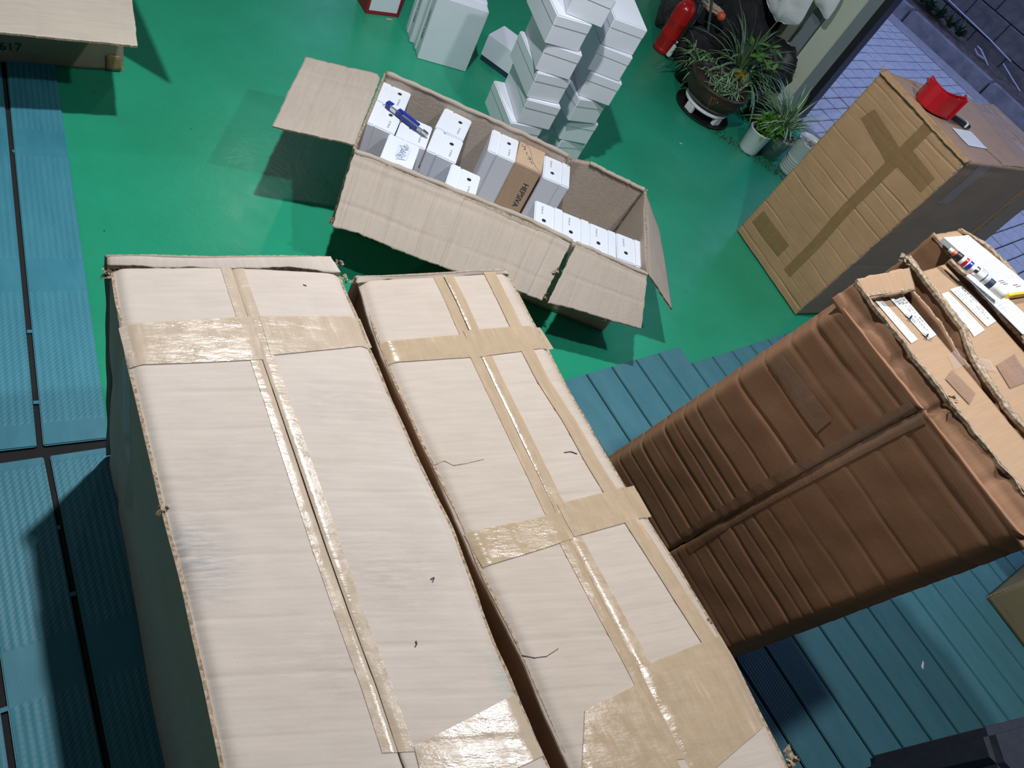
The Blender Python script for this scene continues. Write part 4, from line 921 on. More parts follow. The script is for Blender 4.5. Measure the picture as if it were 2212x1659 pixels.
inner = [L(-.345, 1.212, PZ), L(-.13, 1.216, PZ+.004), L(.116, 1.235, PZ+.012)]; innb = [L(-.35, 1.352, PZ), L(-.20, 1.345, PZ+.004), L(.116, 1.325, PZ+.012)]
sP = Surf(inner, innb, Z, folds([], .0022, 74), 60); sheet('top_panel', sP, 20, 60, 'orange', gA, .005, 0, 74)
sheet('inner_wall', Surf([L(-.35, 1.210, 1.160), L(.114, 1.228, 1.152)], [L(-.35, 1.212, PZ-.005), L(.114, 1.235, PZ)], N, folds([], .004, 75, 8)), 6, 60, 'brown', gA, .004, .002, 75)
sheet('end_flap', Surf([L(-.368, 1.205, 1.168), L(-.368, 1.365, 1.176)], [L(-.330, 1.206, 1.160), L(-.326, 1.350, 1.165)], Z, folds([], .003, 76)), 10, 24, 'orange', gA, .005, .003, 76)
sheet('end_wall', Surf([L(-.334, 1.208, 1.162), L(-.330, 1.350, 1.166)], [L(-.345, 1.212, PZ-.004), L(-.348, 1.350, PZ-.004)], U, folds([], .003, 77)), 8, 24, 'orange', gA, .005, .003, 77)
rd1 = [L(-.392, 1.386, 1.176), L(-.322, 1.389, 1.174), L(-.232, 1.386, 1.170), L(-.190, 1.362, 1.165), L(-.13, 1.345, 1.160), L(.116, 1.336, 1.160)]
def ridge(name, pts, zlo, nr, th, mat, par, seed, rag=.004):
    return sheet(name, Surf(pts, [V((p.x, p.y, zlo)) for p in pts], nr, folds([('y', .20, .005, .008), ('y', .12, .004, .02)], .005, seed, 9)), 8, 120, mat, par, th, rag, seed)
ridge('back_rim', rd1, 1.08, -N, .010, 'brown', gA, 78)
ridge('inner_rim', [L(-.36, 1.362, 1.158), L(-.26, 1.366, 1.155), L(-.19, 1.350, 1.150), L(.116, 1.328, 1.15)], 1.09, -N, .005, 'brown', gA, 79)
sheet('rim_edge', Surf([p-N*.004+Z*.001 for p in rd1], [p+N*.013+Z*.002 for p in rd1], Z, folds([], .004, 80, 20)), 4, 140, 'edge', gA, .006, .003, 80)
tuft(gA, L(-.385, 1.375, 1.176), 10, .014, 81); tuft(gA, L(-.345, 1.345, 1.140), 6, .010, 82, 'orange'); tuft(gA, L(-.12, 1.20, 1.168), 8, .010, 83)
def label(par, surf, quad, lines, nm='paper_label', crumple=False, offs=.0016, k=.60, xs=1.45):
    o = px_strip(nm, surf, quad, 20, 8, 'paper', par, offs)
    P = [surf.p(*surf.find(*c), offs) for c in quad]       # order: top-left, top-right, bottom-right, bottom-left in the reading frame
    x = (P[1]-P[0]); y = (P[3]-P[0]); hx = x.length; hy = y.length; xd = x.normalized(); yd = -(y-xd*y.dot(xd)).normalized()
    for (fx, fy, sz, body) in lines:
        to_ = text('lettering', body, P[0]+xd*hx*fx-yd*hy*fy+Z*.0012, xd, yd, sz*k, 'ink', o); to_.scale.x = xs*to_.scale.x
    return o, P, xd, yd
khaki = [(.02, .26, .0125, 'ART NO :'), (.56, .24, .0125, 'BB2'), (.02, .50, .0125, 'COLOR :'), (.52, .48, .0130, 'KHAKI'), (.02, .74, .0125, 'SIZE :'), (.40, .70, .0060, '230  235  240  245  250'), (.10, .93, .0075, '11   2   22  11')]
black = [(.02, .26, .0125, 'ART NO :'), (.56, .24, .0125, 'BB2'), (.02, .48, .0120, 'COLOR :'), (.52, .46, .0130, 'BLACK'), (.02, .70, .0110, 'SIZE :'), (.40, .66, .0060, '230  235  240  245  250'), (.02, .92, .0105, 'MADE IN CHINA')]
cjk = [(.03, .26, .0054, '行動加盟結対面城客物流回人大按暫封'), (.03, .50, .0066, '公城物流：'), (.45, .46, .0062, '150-8661-6310'), (.03, .74, .0066, '收货人：'), (.45, .68, .0062, '133-7363-0429'), (.30, .94, .0072, '713  2411  2301')]
label(gA, sP, ((1946, 638), (2021, 724), (2003, 735), (1916, 642)), khaki)
label(gA, sP, ((1899, 645), (1981, 734), (1967, 743), (1886, 650)), cjk[:3])
def xmark(px, py, s, par):
    c_ = sP.p(*sP.find(px, py), .004); bars('pen_cross', [(c_-U*s-N*s*.6, c_+U*s+N*s*.6, .002, Z), (c_-U*s*.4+N*s, c_+U*s*.3-N*s, .0028, Z)], 'ink', par)
xmark(1963, 690, .010, gA); xmark(1999, 729, .009, gA)
px_strip('tape', sP, [(2045, 770), (2085, 738), (2110, 775), (2060, 800)], 10, 8, 'clear', gA, .0022); px_strip('tape', sP, [(2055, 800), (2040, 820), (2092, 875), (2105, 850)], 8, 8, 'tape3', gA, .0022)
px_strip('tape', sA1, [(1655, 790), (1690, 760), (1800, 905), (1765, 935)], 6, 10, 'tape4', gA, .0015)
path_tape('tape', sA2, [(1480, 1175), (1560, 1120), (1680, 1050), (1800, 985), (1920, 920), (1985, 888)], .045, 'tape4', gA, .0015, side=(.05, 1)); path_tape('tape', sA1, [(1480, 1175), (1560, 1120), (1680, 1050), (1800, 985), (1920, 920), (1985, 888)], .045, 'tape4', gA, .0015, side=(-1, -.05))
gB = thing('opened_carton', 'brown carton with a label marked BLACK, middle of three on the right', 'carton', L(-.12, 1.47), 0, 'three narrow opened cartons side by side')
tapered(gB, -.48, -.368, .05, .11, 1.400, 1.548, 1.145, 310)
bF = [L(-.366, 1.404, 1.150), L(-.22, 1.402, 1.148), L(-.15, 1.36, 1.146), L(.116, 1.352, 1.146)]; bB = [L(-.372, 1.532, 1.160), L(-.28, 1.548, 1.158), L(.116, 1.548, 1.158)]
sQ = Surf(bF, bB, Z, folds([], .003, 84), 60); sheet('top_panel', sQ, 24, 60, 'orange', gB, .005, .001, 84)
rd2 = [L(-.375, 1.536, 1.172), L(-.318, 1.557, 1.170), L(-.25, 1.560, 1.168), L(-.186, 1.561, 1.166), L(.116, 1.56, 1.164)]
ridge('back_rim', rd2, 1.10, -N, .008, 'brown', gB, 85); sheet('rim_edge', Surf([p-N*.004+Z*.001 for p in rd2], [p+N*.009+Z*.001 for p in rd2], Z, folds([], .004, 86, 20)), 4, 120, 'edge', gB, .006, .003, 86)
label(gB, sQ, ((2076, 618), (2151, 694), (2130, 707), (2050, 627)), black); label(gB, sQ, ((2046, 632), (2125, 714), (2102, 729), (2029, 638)), cjk)
px_strip('tape', sQ, [(2150, 790), (2190, 765), (2230, 820), (2180, 840)], 8, 8, 'tape3', gB, .0022); px_strip('tape', sQ, [(2107, 775), (2135, 780), (2150, 805), (2120, 800)], 6, 6, 'clear', gB, .004)
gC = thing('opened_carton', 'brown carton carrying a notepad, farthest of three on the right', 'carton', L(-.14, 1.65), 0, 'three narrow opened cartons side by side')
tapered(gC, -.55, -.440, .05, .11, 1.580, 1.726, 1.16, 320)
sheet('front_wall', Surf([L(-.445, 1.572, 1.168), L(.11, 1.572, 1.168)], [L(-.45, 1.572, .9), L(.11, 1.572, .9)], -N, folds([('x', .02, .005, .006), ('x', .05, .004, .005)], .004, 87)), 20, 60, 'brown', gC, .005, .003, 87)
cF = [L(-.442, 1.570, 1.168), L(-.30, 1.572, 1.168), L(.116, 1.572, 1.168)]; cB = [L(-.442, 1.668, 1.170), L(-.36, 1.718, 1.170), L(.116, 1.722, 1.170)]
sS = Surf(cF, cB, Z, folds([], .003, 88), 60); sheet('top_panel', sS, 24, 60, 'orange', gC, .005, .003, 88)
rd3 = [L(-.442, 1.672, 1.176), L(-.41, 1.705, 1.176), L(-.332, 1.734, 1.175), L(-.288, 1.733, 1.173), L(.116, 1.735, 1.172)]
ridge('back_rim', rd3, 1.10, N, .008, 'brown', gC, 89); sheet('rim_edge', Surf([p-N*.008+Z*.001 for p in rd3], [p+N*.006+Z*.001 for p in rd3], Z, folds([], .004, 90, 20)), 4, 100, 'edge', gC, .006, .003, 90)
# notepad, loose sheet and marker pen
q = [G(2039, 513, 1.185), G(2176, 634, 1.185), G(2236, 626, 1.185), G(2092, 508, 1.185)]; cpt = sum(q, V())/4
tp = thing('notepad', 'white ruled notepad with a yellow binding on the farthest brown carton', 'notepad', cpt)
solid('pages', q, 1.1745, 1.185, 'paper', tp)
e = (q[1]-q[0]).normalized(); f_ = (q[3]-q[0]); bars('ruling', [(q[0]+(q[1]-q[0])*t_+(q[3]-q[0])*.06+Z*.0008, q[3]+(q[2]-q[3])*t_-(q[3]-q[0])*.04+Z*.0008, .0007, Z) for t_ in [.05+.034*i for i in range(22)]], 'greyline', tp)
bars('printed_lines', [(q[0]+(q[1]-q[0])*a+(q[3]-q[0])*b+Z*.001, q[0]+(q[1]-q[0])*a+(q[3]-q[0])*(b+.22)+Z*.001, .0012, Z) for a, b in ((.80, .15), (.83, .15), (.86, .18), (.90, .5), (.93, .55))], 'ink', tp)
solid('binding', [q[1], q[1]+e*.006, q[2]+e*.006, q[2]], 1.174, 1.1855, 'yellow', tp)
q = [G(2086, 597, 1.1750), G(2210, 722, 1.1750), G(2242, 705, 1.1750), G(2112, 582, 1.1750)]
ts = thing('paper_sheet', 'loose ruled sheet beneath the marker pen, beside the notepad', 'paper', sum(q, V())/4)
solid('sheet', q, 1.1738, 1.1750, 'paper', ts)
bars('ruling', [(q[0]+(q[1]-q[0])*t_+Z*.0008, q[3]+(q[2]-q[3])*t_+Z*.0008, .0007, Z) for t_ in [.04+.05*i for i in range(19)]], 'greyline', ts)
ma, mb = G(2053, 540, 1.196), G(2168, 637, 1.196); md = (mb-ma)
tm = thing('marker_pen', 'fat striped marker pen with a milky cap between notepad and loose sheet', 'pen', (ma+mb)/2)
def mseg(nm, t0, t1, r0, r1, mat): tube(nm, [ma+md*(t0+(t1-t0)*i/4) for i in range(5)], lambda t: .82*(r0+(r1-r0)*t), mat, tm, 14)
mseg('clip_tip', -.02, .06, .005, .006, 'wplastic'); mseg('orange_refill', .04, .12, .0065, .0065, 'orangepl'); mseg('black_band', .10, .20, .010, .0105, 'black'); mseg('barrel', .20, .70, .0112, .0112, 'wplastic'); mseg('red_stripe', .25, .30, .0115, .0115, 'red'); mseg('blue_stripe', .32, .38, .0115, .0115, 'blue')
mseg('thin_line', .62, .635, .0115, .0115, 'navyink'); mseg('printed_patch', .44, .50, .0115, .0115, 'metal'); mseg('dark_band', .70, .79, .0112, .0112, 'navyink'); mseg('cap', .79, 1.02, .0115, .0122, 'clearpl')
text('lettering', 'BM', ma+md*.52-N*.003+Z*.0113, md, N, .010, 'ink', tm)
# ================================================================== BOTTOM RIGHT
a = G(2128, 1290, DT); b = G(2212, 1400, DT); od = (b-a).normalized(); on = V((-od.y, od.x, 0)); on = on if on.dot(N) > 0 else -on
to = thing('low_carton', 'dim olive carton half hidden at the right edge on the teal deck', 'carton', a+od*.3+on*.2)
fo = flat(a, a+Z*.36, a+od*.62, a+od*.62+Z*.36, -on, folds([('y', .02, .004, .004), ('y', .05, .003, .004)], .003, 95)); sheet('front_wall', fo, 40, 24, 'olive', to, .006, .002, 95)
for p, q_, nr in ((a, a+on*.45, -od), (a+od*.62, a+od*.62+on*.45, od), (a+on*.45, a+on*.45+od*.62, on)): sheet('side_wall', flat(p, p+Z*.36, q_, q_+Z*.36, nr, None), 10, 10, 'olive', to)
sheet('top_flap', flat(a+Z*.36, a+od*.62+Z*.36, a+on*.45+Z*.36, a+od*.62+on*.45+Z*.36, Z, folds([], .003, 96)), 16, 16, 'olive', to)
c_ = V((1.76, 2.23, .366)); tu = thing('low_carton', 'shadowed carton stacked on the dim olive one behind the brown cartons', 'carton', c_+od*.25+on*.2)  # hidden behind the brown cartons, added to throw a stepped shadow on the deck
ring = [c_, c_+od*.5, c_+od*.5+on*.4, c_+on*.4]
for i, nr in enumerate((-on, od, on, -od)): p, q_ = ring[i], ring[(i+1) % 4]; sheet('side_wall', flat(p, p+Z*.36, q_, q_+Z*.36, nr, folds([], .003, 97+i)), 16, 12, 'olive', tu)
sheet('top_flap', flat(c_+Z*.36, c_+od*.5+Z*.36, c_+on*.4+Z*.36, c_+od*.5+on*.4+Z*.36, Z, None), 10, 10, 'olive', tu)
z_ = .42; q = [G(2133, 1570, z_), G(2160, 1652, z_), G(2260, 1760, z_), G(2420, 1640, z_), G(2300, 1526, z_)]
tnv = thing('floor_cushion', 'dark navy padded block cut off by the lower right corner', 'cushion', sum(q, V())/5-Z*.0)
solid('cushion_body', q, DT, z_, 'navy', tnv, .02)
# ================================================================== WHITE STACKS
BW, BL, BH = .145, .262, .1085
mb_ = boxmesh('box_body', .002, BW-.002, .002, BL-.002, 0, BH-.004, .002); ml_ = boxmesh('lid', 0, BW, 0, BL, BH-.040, BH, .004, 2); mb_.materials.append(M['white']); ml_.materials.append(M['white'])
def stackbox(corner, ang, label_, grp):
    t = thing('shoe_box', label_, 'box', corner, ang, grp)
    for nm, me in (('box_body', mb_), ('lid', ml_)):
        o = bpy.data.objects.new(nm, me); COL.objects.link(o); o.parent = t
    return t
Rc = [(1329, 39), (1297, 96), (1276, 155), (1253, 213), (1232, 256), (1213, 303)]; Rr = [(1404, 67), (1366, 124), (1345, 181), (1322, 223), (1292, 268), (1274, 308)]
Lc = [(1205, 32), (1183, 93), (1163, 156), (1141, 214), (1104, 264), (1092, 320)]; Lr = [(1280, 54), (1256, 118), (1233, 173), (1205, 231), (1172, 277), (1160, 332)]
ordr = ['topmost', 'second from the top', 'third from the top', 'fourth from the top', 'fifth from the top', 'bottom']
for i, (c_, r_) in enumerate(zip(Rc, Rr)):
    zt = .11*(6-i); A = G(*c_, zt); B = G(*r_, zt); stackbox((A.x, A.y, zt-.109), math.atan2(B.y-A.y, B.x-A.x), 'white lidded shoe box, '+ordr[i]+' in the right-hand tall stack', 'white shoe boxes in the right tall stack')
for i, (c_, r_) in enumerate(zip(Lc, Lr)):
    zt = .11*(6-i); A = G(*c_, zt); B = G(*r_, zt); stackbox((A.x, A.y, zt-.109), math.atan2(B.y-A.y, B.x-A.x), 'white lidded shoe box, '+['second from the top', 'third from the top', 'fourth from the top', 'fifth from the top', 'sixth from the top', 'bottom'][i]+' in the left-hand tall stack', 'white shoe boxes in the left tall stack')
A = G(1214, 28, .66); stackbox((A.x+.01, A.y+.01, .661), math.radians(31), 'white lidded shoe box on top of the left-hand tall stack, cut by the frame', 'white shoe boxes in the left tall stack')
# boot boxes standing on edge, lettered on the side
def bootbox(p, q, depth, h, lbl, words, par_group):
    ex = (q-p).normalized(); ey = V((-ex.y, ex.x, 0)); wd = (q-p).length
    t = thing('boot_box', lbl, 'box', (p+q)/2, 0, par_group)
    def P(a, b): return p+ex*a+ey*b
    solid('box_body', [P(.002, .0), P(wd-.002, 0), P(wd-.002, depth*.62), P(.002, depth*.62)], .001, h-.002, 'white', t, .002)
    solid('lid', [P(-.003, depth*.60), P(wd+.003, depth*.60), P(wd+.003, depth), P(-.003, depth)], .001, h+.001, 'white', t, .003)
    for k, wrd in enumerate(words): text('lettering', wrd, P(.0016, depth*.26+k*depth*.4) if k == 0 else P(-.0034, depth*.74), Z, ey, .030, 'ink', t).location.z = .075
    return t
p, q = G(900, 126), G(1006, 156); bootbox(p, q, .108, .295, 'white boot box nearest the camera, standing on edge, black script on its side', ['BIO Leader'], 'white boot boxes standing on edge')
ex = (q-p).normalized(); ey = V((-ex.y, ex.x, 0)); p2 = p+ey*.112-ex*.024; bootbox(p2, p2+ex*.233, .11, .295, 'white boot box standing behind its twin, partly hidden, black script on its side', ['BIO Leader'], 'white boot boxes standing on edge')
p, q = G(788, 28), G(860, 37); ex = (q-p).normalized(); ey = V((-ex.y, ex.x, 0)); wd = (q-p).length
t = thing('display_box', 'dark red bordered box with a pale front at the top edge', 'box', (p+q)/2)
def P(a, b): return p+ex*a+ey*b
solid('box_body', [P(0, .004), P(wd, .004), P(wd, .10), P(0, .10)], .001, .30, 'redcard', t, .002); solid('front_panel', [P(.016, 0), P(wd-.012, 0), P(wd-.012, .006), P(.016, .006)], .016, .29, 'white', t)
bars_ = [(0, .012, .001, .30), (wd-.010, wd, .001, .30)]
for a0, a1, z0, z1 in bars_: solid('border', [P(a0, -.003), P(a1, -.003), P(a1, .006), P(a0, .006)], z0, z1, 'redcard', t)
solid('border', [P(.012, -.003), P(wd-.010, -.003), P(wd-.010, .006), P(.012, .006)], .001, .013, 'redcard', t)
p_ = G(832, 40, .001); tag(solid('paper_scrap', [p_, p_+ex*.03, p_+ex*.034-ey*.008, p_+ex*.01-ey*.01], .001, .003, 'kraftbox'), 'torn tan paper scrap under the dark red bordered box', 'scrap')
p, q = G(1034, 127), G(1086, 165); ex = (q-p).normalized(); ey = V((-ex.y, ex.x, 0)); wd = .26
t = thing('shoe_box', 'lone white shoe box with a dark base lying behind the left-hand tall stack', 'box', (p+q)/2)
solid('box_body', [P(.004, .004), P(wd-.004, .004), P(wd-.004, .15), P(.004, .15)], .001, .030, 'navyink', t); solid('lid', [P(0, .0), P(wd, .0), P(wd, .155), P(0, .155)], .024, .130, 'white', t, .003)  # dark lower body is the shade under the box, put in as colour
# ================================================================== PLANTS AND POTS
bc = V((-.022, 4.17, 0))
st = thing('pot_stand', 'low white plastic stand under the brown bowl', 'stand', bc); 
lathe('stand_top', [(0, .046), (.128, .046), (.134, .054), (.128, .062), (0, .062)], 'wplastic', st, 40, bc)
for k in range(4):
    a_ = -2.1+k*math.pi/2; c_ = bc+V((math.cos(a_), math.sin(a_), 0))*.117; tng = V((-math.sin(a_), math.cos(a_), 0)); rad = V((math.cos(a_), math.sin(a_), 0)); solid('leg', [c_-tng*.028-rad*.01, c_-tng*.028+rad*.013, c_+tng*.028+rad*.013, c_+tng*.028-rad*.01], .006, .048, 'wplastic', st, .003)
tray = lathe('drip_tray', [(0, .001), (.155, .001), (.168, .014), (.163, .014), (.152, .005), (0, .005)], 'black', None, 40, bc); tag(tray, 'flat black drip tray on the green floor under the bowl stand', 'tray')
bw2 = thing('bowl_planter', 'wide brown glazed bowl planted with small spider plants', 'plant pot', bc+Z*.063)
lathe('bowl', [(0, .063), (.095, .063), (.135, .080), (.165, .115), (.174, .150), (.170, .176), (.177, .184), (.172, .192), (.158, .190), (.156, .165), (.150, .150)], 'bowl', bw2, 48, bc)
lathe('soil', [(0, .168), (.08, .164), (.154, .158)], 'soil', bw2, 24, bc)
foliage('foliage', [(bc+V((x, y, .165)), 16, .05, .13, .0055, (.25, 1.2), 1.8, 200+i) for i, (x, y) in enumerate(((-.08, .03), (-.02, -.05), (.05, .02), (.09, -.05), (0, .08), (.03, -.08), (.10, .05)))], 'spider', bw2)
foliage('hanging_roots', [(bc+V((.02, -.172, .17)), 14, .05, .1, .0012, (1.2, 2.2), 3.0, 215)], 'deadleaf', bw2)
pb = V((.02, 4.50, 0)); t = thing('spider_plant', 'tall spider plant with long arching leaves behind the brown bowl', 'plant', pb)
lathe('pot', [(0, .001), (.08, .001), (.10, .15), (.108, .155), (.108, .17), (.098, .17), (.09, .14), (0, .14)], 'black', t, 28, pb)
foliage('foliage', [(pb+Z*.15, 60, .22, .42, .008, (.05, .9), 1.3, 230), (pb+V((.05, -.03, .15)), 34, .2, .36, .008, (.3, 1.3), 1.8, 231)], 'spider2', t)
pb = V((-.20, 4.38, 0)); t = thing('spider_plant', 'bushy dark spider plant left of the brown bowl', 'plant', pb)
lathe('pot', [(0, .001), (.07, .001), (.085, .12), (.09, .13), (.082, .13), (.075, .11), (0, .11)], 'black', t, 28, pb)
foliage('foliage', [(pb+V((x, y, .12)), 30, .07, .17, .006, (.2, 1.4), 2.0, 240+i) for i, (x, y) in enumerate(((0, 0), (.07, .03), (-.05, .05), (.03, -.06), (.10, -.02)))], 'spider', t)
foliage('trailing_shoots', [(pb+V((x, -.03, .1)), 18, .1, .2, .005, (1.2, 2.1), 1.6, 250+i) for i, x in enumerate((-.04, .02, .06))], 'leafd', t)
pb = V((.425, 4.20, 0)); t = thing('spider_plant', 'pale-striped spider plant spilling from a grey pot by the door post', 'plant', pb)
lathe('pot', [(0, .001), (.052, .001), (.068, .125), (.074, .130), (.074, .142), (.066, .142), (.060, .118), (0, .118)], 'grpot', t, 32, pb); lathe('soil', [(0, .126), (.062, .122)], 'gravel', t, 20, pb)
foliage('foliage', [(pb+V((-.03, 0, .13)), 110, .16, .32, .0075, (.05, .9), 1.6, 260, (-.32, .12)), (pb+V((-.02, 0, .13)), 40, .12, .22, .006, (.6, 1.3), 1.5, 261, (-.5, .05))], 'spider', t)
pb = V((.308, 4.10, 0)); t = thing('leafy_pot_plant', 'small bright green leafy plant in a glossy white pot', 'plant', pb)
lathe('pot', [(0, .001), (.050, .001), (.055, .012), (.066, .130), (.070, .135), (.064, .137), (.058, .118), (0, .118)], 'wpot', t, 32, pb); lathe('soil', [(0, .120), (.060, .118)], 'soil', t, 20, pb)
foliage('foliage', [(pb+V((x, y, z)), 26, .03, .07, .009, (.1, 1.9), .8, 270+i) for i, (x, y, z) in enumerate(((.0, 0, .14), (.05, .02, .15), (-.03, .03, .16), (.03, -.04, .14), (.06, -.02, .17), (.02, .05, .19)))], 'leafg', t)
pb = V((.575, 4.19, 0)); t = thing('ribbed_pot', 'white ribbed pot filled with bark chips, behind the tall taped carton', 'plant pot', pb)
pr = [(0, .001), (.068, .001)]; z_ = .012
for k in range(6): pr += [(.070+k*.0016, z_), (.0715+k*.0016, z_+.008), (.0685+k*.0016, z_+.0125)]; z_ += .0145
pr += [(.079, .105), (.088, .196), (.090, .200), (.084, .202), (.079, .175)]; lathe('pot', pr, 'wpot', t, 40, pb); lathe('soil', [(0, .176), (.05, .172), (.0805, .168)], 'gravel', t, 24, pb)
vs = []; fs = []; r_ = random.Random(4)
for k in range(150):
    a_ = r_.uniform(0, 6.28); rr = .072*math.sqrt(r_.random()); c_ = pb+V((rr*math.cos(a_), rr*math.sin(a_), .176)); s_ = r_.uniform(.002, .0045); i = len(vs)
    vs += [c_+V((s_, 0, 0)), c_+V((0, s_, 0)), c_+V((-s_, 0, 0)), c_+V((0, -s_, 0)), c_+V((0, 0, s_))]; fs += [(i, i+1, i+4), (i+1, i+2, i+4), (i+2, i+3, i+4), (i+3, i, i+4)]
stuff(link('pebbles', mesh('pebbles', vs, fs), 'pebble', t))
# broad-leaved seedling
pb = V((.24, 4.50, 0)); t = thing('broadleaf_plant', 'upright plant with clusters of broad bright green leaves by the grey post', 'plant', pb)
lathe('pot', [(0, .001), (.06, .001), (.075, .12), (.08, .13), (.07, .13), (.065, .11), (0, .11)], 'black', t, 24, pb)
lm = None
def leafmesh():
    vs = []; fs = []; uv = []
    for i in range(7):
        t_ = i/6; w_ = .36*math.sin(math.pi*min(1, t_*.92+.06))**.8*.5; 
        for j, s_ in enumerate((-1, 0, 1)): vs.append((t_, s_*w_, .12*abs(s_)*w_*2-.18*t_*t_)); uv.append(((s_+1)/2, t_))
    for i in range(6):
        for j in range(2): fs.append((i*3+j, i*3+j+1, i*3+j+4, i*3+j+3))
    m_ = mesh('leaf', vs, fs, uv, None, True); m_.materials.append(M['leafg']); return m_
lm = leafmesh()
r_ = random.Random(12)
for (px, py, sz, n_, yy) in ((1667, 105, .085, 5, 4.46), (1626, 106, .075, 6, 4.50), (1640, 122, .07, 5, 4.48), (1655, 141, .07, 5, 4.44), (1668, 152, .06, 4, 4.42)):
    c_ = GP(px, py, V((0, yy, 0)), V((0, 1, 0)))
    tube('stem', [pb+V((r_.uniform(-.02, .02), 0, .11)), (pb+c_)/2+V((.01, 0, .06)), c_], .0025, 'stem', t, 6, 10)
    for k in range(n_):
        o = bpy.data.objects.new('leaf', lm); COL.objects.link(o); o.parent = t; o.matrix_parent_inverse = parent_inv(t)
        o.location = c_; o.scale = (sz, sz, sz); o.rotation_euler = (r_.uniform(-.3, .3), r_.uniform(-.7, .2), k*6.283/n_+r_.uniform(-.3, .3))
# yellow piece between the bowl and the plants
q = [GP(x, y, V((0, 4.40, 0)), V((0, 1, 0))) for x, y in ((1584, 160), (1590, 151), (1610, 166), (1612, 188), (1604, 186))]
tag(solid('x', [(0, 0), (1, 0), (0, 1)], 0, 1, 'yellow'), 'x', 'x') if False else None
vs = q+[p+V((0, .03, 0)) for p in q]; fs = [(0, 1, 2, 3, 4), (9, 8, 7, 6, 5)]+[(i, 5+i, 5+(i+1) % 5, (i+1) % 5) for i in range(5)]
yo = link('yellow_tub', mesh('yellow_tub', vs, fs), 'yellow'); tag(yo, 'small bright yellow plastic piece among the leaves behind the brown bowl', 'plastic piece')
# dirt under the pots
r_ = random.Random(3); vs = []; fs = []
for k in range(260):
    a = r_.uniform(-.02, .72); P_ = V((a, 4.02+.10*r_.random()+.05*a, .001)); s_ = r_.uniform(.002, .008); i = len(vs); vs += [P_+V((s_, 0, 0)), P_+V((0, s_, 0)), P_+V((-s_, 0, 0)), P_+V((0, -s_*.6, 0)), P_+V((0, 0, s_*.6))]; fs += [(i, i+1, i+4), (i+1, i+2, i+4), (i+2, i+3, i+4), (i+3, i, i+4)]
o = stuff(link('spilled_soil', mesh('spilled_soil', vs, fs), 'soil')); tag(o, 'spilled dark soil crumbs on the floor around the white pots', 'soil')
# ================================================================== EXTINGUISHER AND DARK CLUTTER
ec = V((-.422, 4.545, 0)); te = thing('fire_extinguisher', 'red fire extinguisher standing on the floor left of the plants', 'fire extinguisher', ec)
lathe('cylinder', [(0, .012), (.056, .012), (.060, .030), (.060, .10), (.0612, .102), (.0612, .106), (.060, .108), (.060, .185), (.0615, .188), (.0615, .196), (.060, .199), (.060, .235), (.057, .262), (.045, .288), (.025, .303), (.016, .307), (.016, .320), (0, .320)], 'redpaint', te, 40, ec)
lathe('base_ring', [(.050, .0), (.0605, .0), (.0605, .026), (.055, .030), (.050, .02)], 'redpaint', te, 40, ec)
lathe('neck', [(0, .318), (.018, .318), (.018, .332), (.014, .336), (.014, .35), (0, .35)], 'metal', te, 20, ec)
solid('handle', [ec+V((-.012, -.012, 0)), ec+V((.085, -.012, 0)), ec+V((.085, .012, 0)), ec+V((-.012, .012, 0))], .348, .356, 'steel', te, .002)
hp = [ec+V(p) for p in ((.015, -.01, .335), (.055, -.035, .330), (.070, -.050, .29), (.066, -.058, .22), (.062, -.062, .15), (.060, -.064, .105))]
tube('hose', hp, .0095, 'black', te, 10, 40)
tube('nozzle_collar', [hp[-1]+Z*.012, hp[-1]-Z*.014], .0105, 'metal', te, 12, 4); tube('nozzle', [hp[-1]-Z*.012, hp[-1]-Z*.085+V((-.004, -.004, 0))], lambda t: .0105+.006*t, 'wplastic', te, 14, 8)
def lump(name, c, r, seed, mat, lbl, cat, squash=(1, 1, 1), amp=.22):
    bm = bmesh.new(); bmesh.ops.create_icosphere(bm, subdivisions=4, radius=1)
    for v in bm.verts:
        n_ = noise.fractal(v.co*1.6+V((seed, 0, 0)), 1.0, 2.0, 4); v.co = v.co*(1+amp*n_); v.co = V((v.co.x*r*squash[0], v.co.y*r*squash[1], v.co.z*r*squash[2])); v.co.z = max(v.co.z, -c[2]+.002)
    for f in bm.faces: f.smooth = True
    me = bpy.data.meshes.new(name); bm.to_mesh(me); bm.free(); o = link(name, me, mat); o.location = c; return tag(o, lbl, cat)
def back(px, py, y): return GP(px, py, V((0, y, 0)), V((0, 1, 0)))
lump('sack', V((-.12, 4.86, .20)), .20, 1, 'blackcloth', 'slumped black sack behind the tall spider plant', 'sack', (.9, .45, 1.0))
lump('sack', V((.16, 4.84, .17)), .15, 5, 'black', 'smaller black bundle against the wall behind the plants', 'sack', (1, .6, 1.05))
lump('cloth_bundle', V((-.49, 4.80, .18)), .12, 9, 'greycloth', 'dark grey cloth bundle left of the fire extinguisher', 'cloth', (.9, .8, 1.4))
lump('sack', V((-.27, 4.56, .11)), .11, 13, 'blackcloth', 'low black bag between the extinguisher and the bushy plant', 'sack', (1, .8, 1))
cbx = solid('speaker_box', [V((-.38, 5.02, 0)), V((.06, 4.99, 0)), V((.07, 5.06, 0)), V((-.36, 5.10, 0))], 0, .62, 'blackcloth', None, .01); tag(cbx, 'tall black cabinet against the wall behind the extinguisher', 'cabinet')
tag(tube('rope', [back(1545, -60, 4.62), back(1537, 10, 4.62), back(1530, 60, 4.6), back(1520, 130, 4.56)], .008, 'darkwall', None, 6, 14), 'dark strap hanging down in front of the black sack', 'strap')
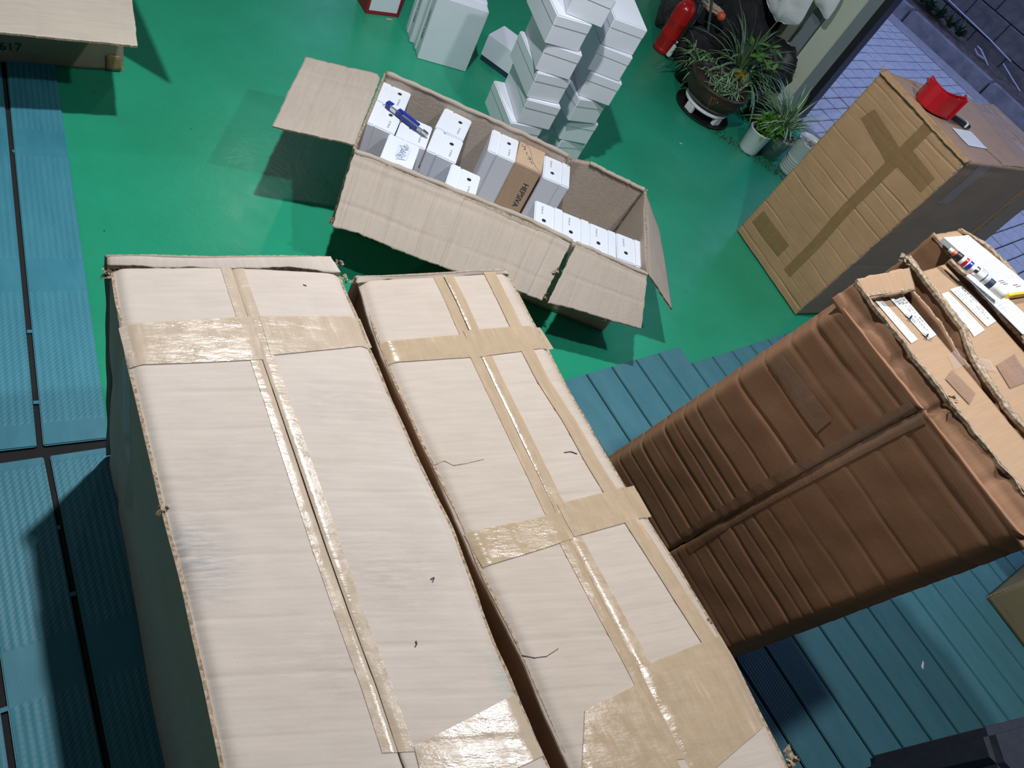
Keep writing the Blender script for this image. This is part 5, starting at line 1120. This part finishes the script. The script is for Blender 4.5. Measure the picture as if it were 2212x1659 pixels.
lump('orange_cap', back(1558, 35, 4.66), .024, 21, 'orangepl', 'small orange cap on the black sack', 'cap', (1, 1, 1), .1)
lump('orange_cap', back(1514, 90, 4.52), .024, 22, 'orangepl', 'small orange lid low among the leaves of the bushy plant', 'cap', (1, .8, 1), .1)
lump('dry_leaves', back(1536, 14, 4.70), .05, 25, 'kraftbox', 'crumpled tan paper on top of the black sack', 'paper', (1.3, .5, .5), .7)
# carrier bags hanging on the wall
def hangbag(name, outline, lbl, bulge, seed, off):
    P0 = onw(0, off); O = [GP(x, y, P0, WN) for x, y in outline]; c_ = sum(O, V())/len(O); O = resample(O+[O[0]], 61)[:-1]; n_ = 60; vs = []; fs = []
    rings = [1, .93, .78, .58, .35, .12]
    for side in (1, -1):
        for r__ in rings:
            for p in O:
                q_ = c_+(p-c_)*r__; d_ = bulge*(1-r__**3)*(1+.9*noise.noise(q_*11+V((seed, side, 0))))+.005*noise.noise(q_*30); vs.append(q_-WN*d_*side*(1 if side > 0 else .5))
    R_ = len(rings)
    for s_ in range(2):
        b_ = s_*R_*n_
        for k in range(R_-1):
            for i in range(n_): f = (b_+k*n_+i, b_+k*n_+(i+1) % n_, b_+(k+1)*n_+(i+1) % n_, b_+(k+1)*n_+i); fs.append(f if s_ == 0 else f[::-1])
        fs.append(tuple(b_+(R_-1)*n_+i for i in range(n_)) if s_ == 0 else tuple(b_+(R_-1)*n_+i for i in range(n_))[::-1])
    me = mesh(name, vs, fs, None, None, True); o = link(name, me, 'bag'); return tag(o, lbl, 'bag')
hangbag('carrier_bag', ((1640, -110), (1652, -30), (1656, 4), (1664, 26), (1668, 29), (1678, 50), (1684, 44), (1693, 52), (1724, 54), (1736, 40), (1744, 24), (1753, 8), (1772, -30), (1790, -110)), 'white plastic carrier bag hanging on the wall above the broad-leaved plant', .03, 1, -.16)
hangbag('carrier_bag', ((1766, -110), (1756, -20), (1760, 8), (1770, 18), (1776, 30), (1780, 40), (1787, 43), (1800, 26), (1822, -10), (1860, -110)), 'second white carrier bag hanging nearer the door post', .022, 2, -.14)
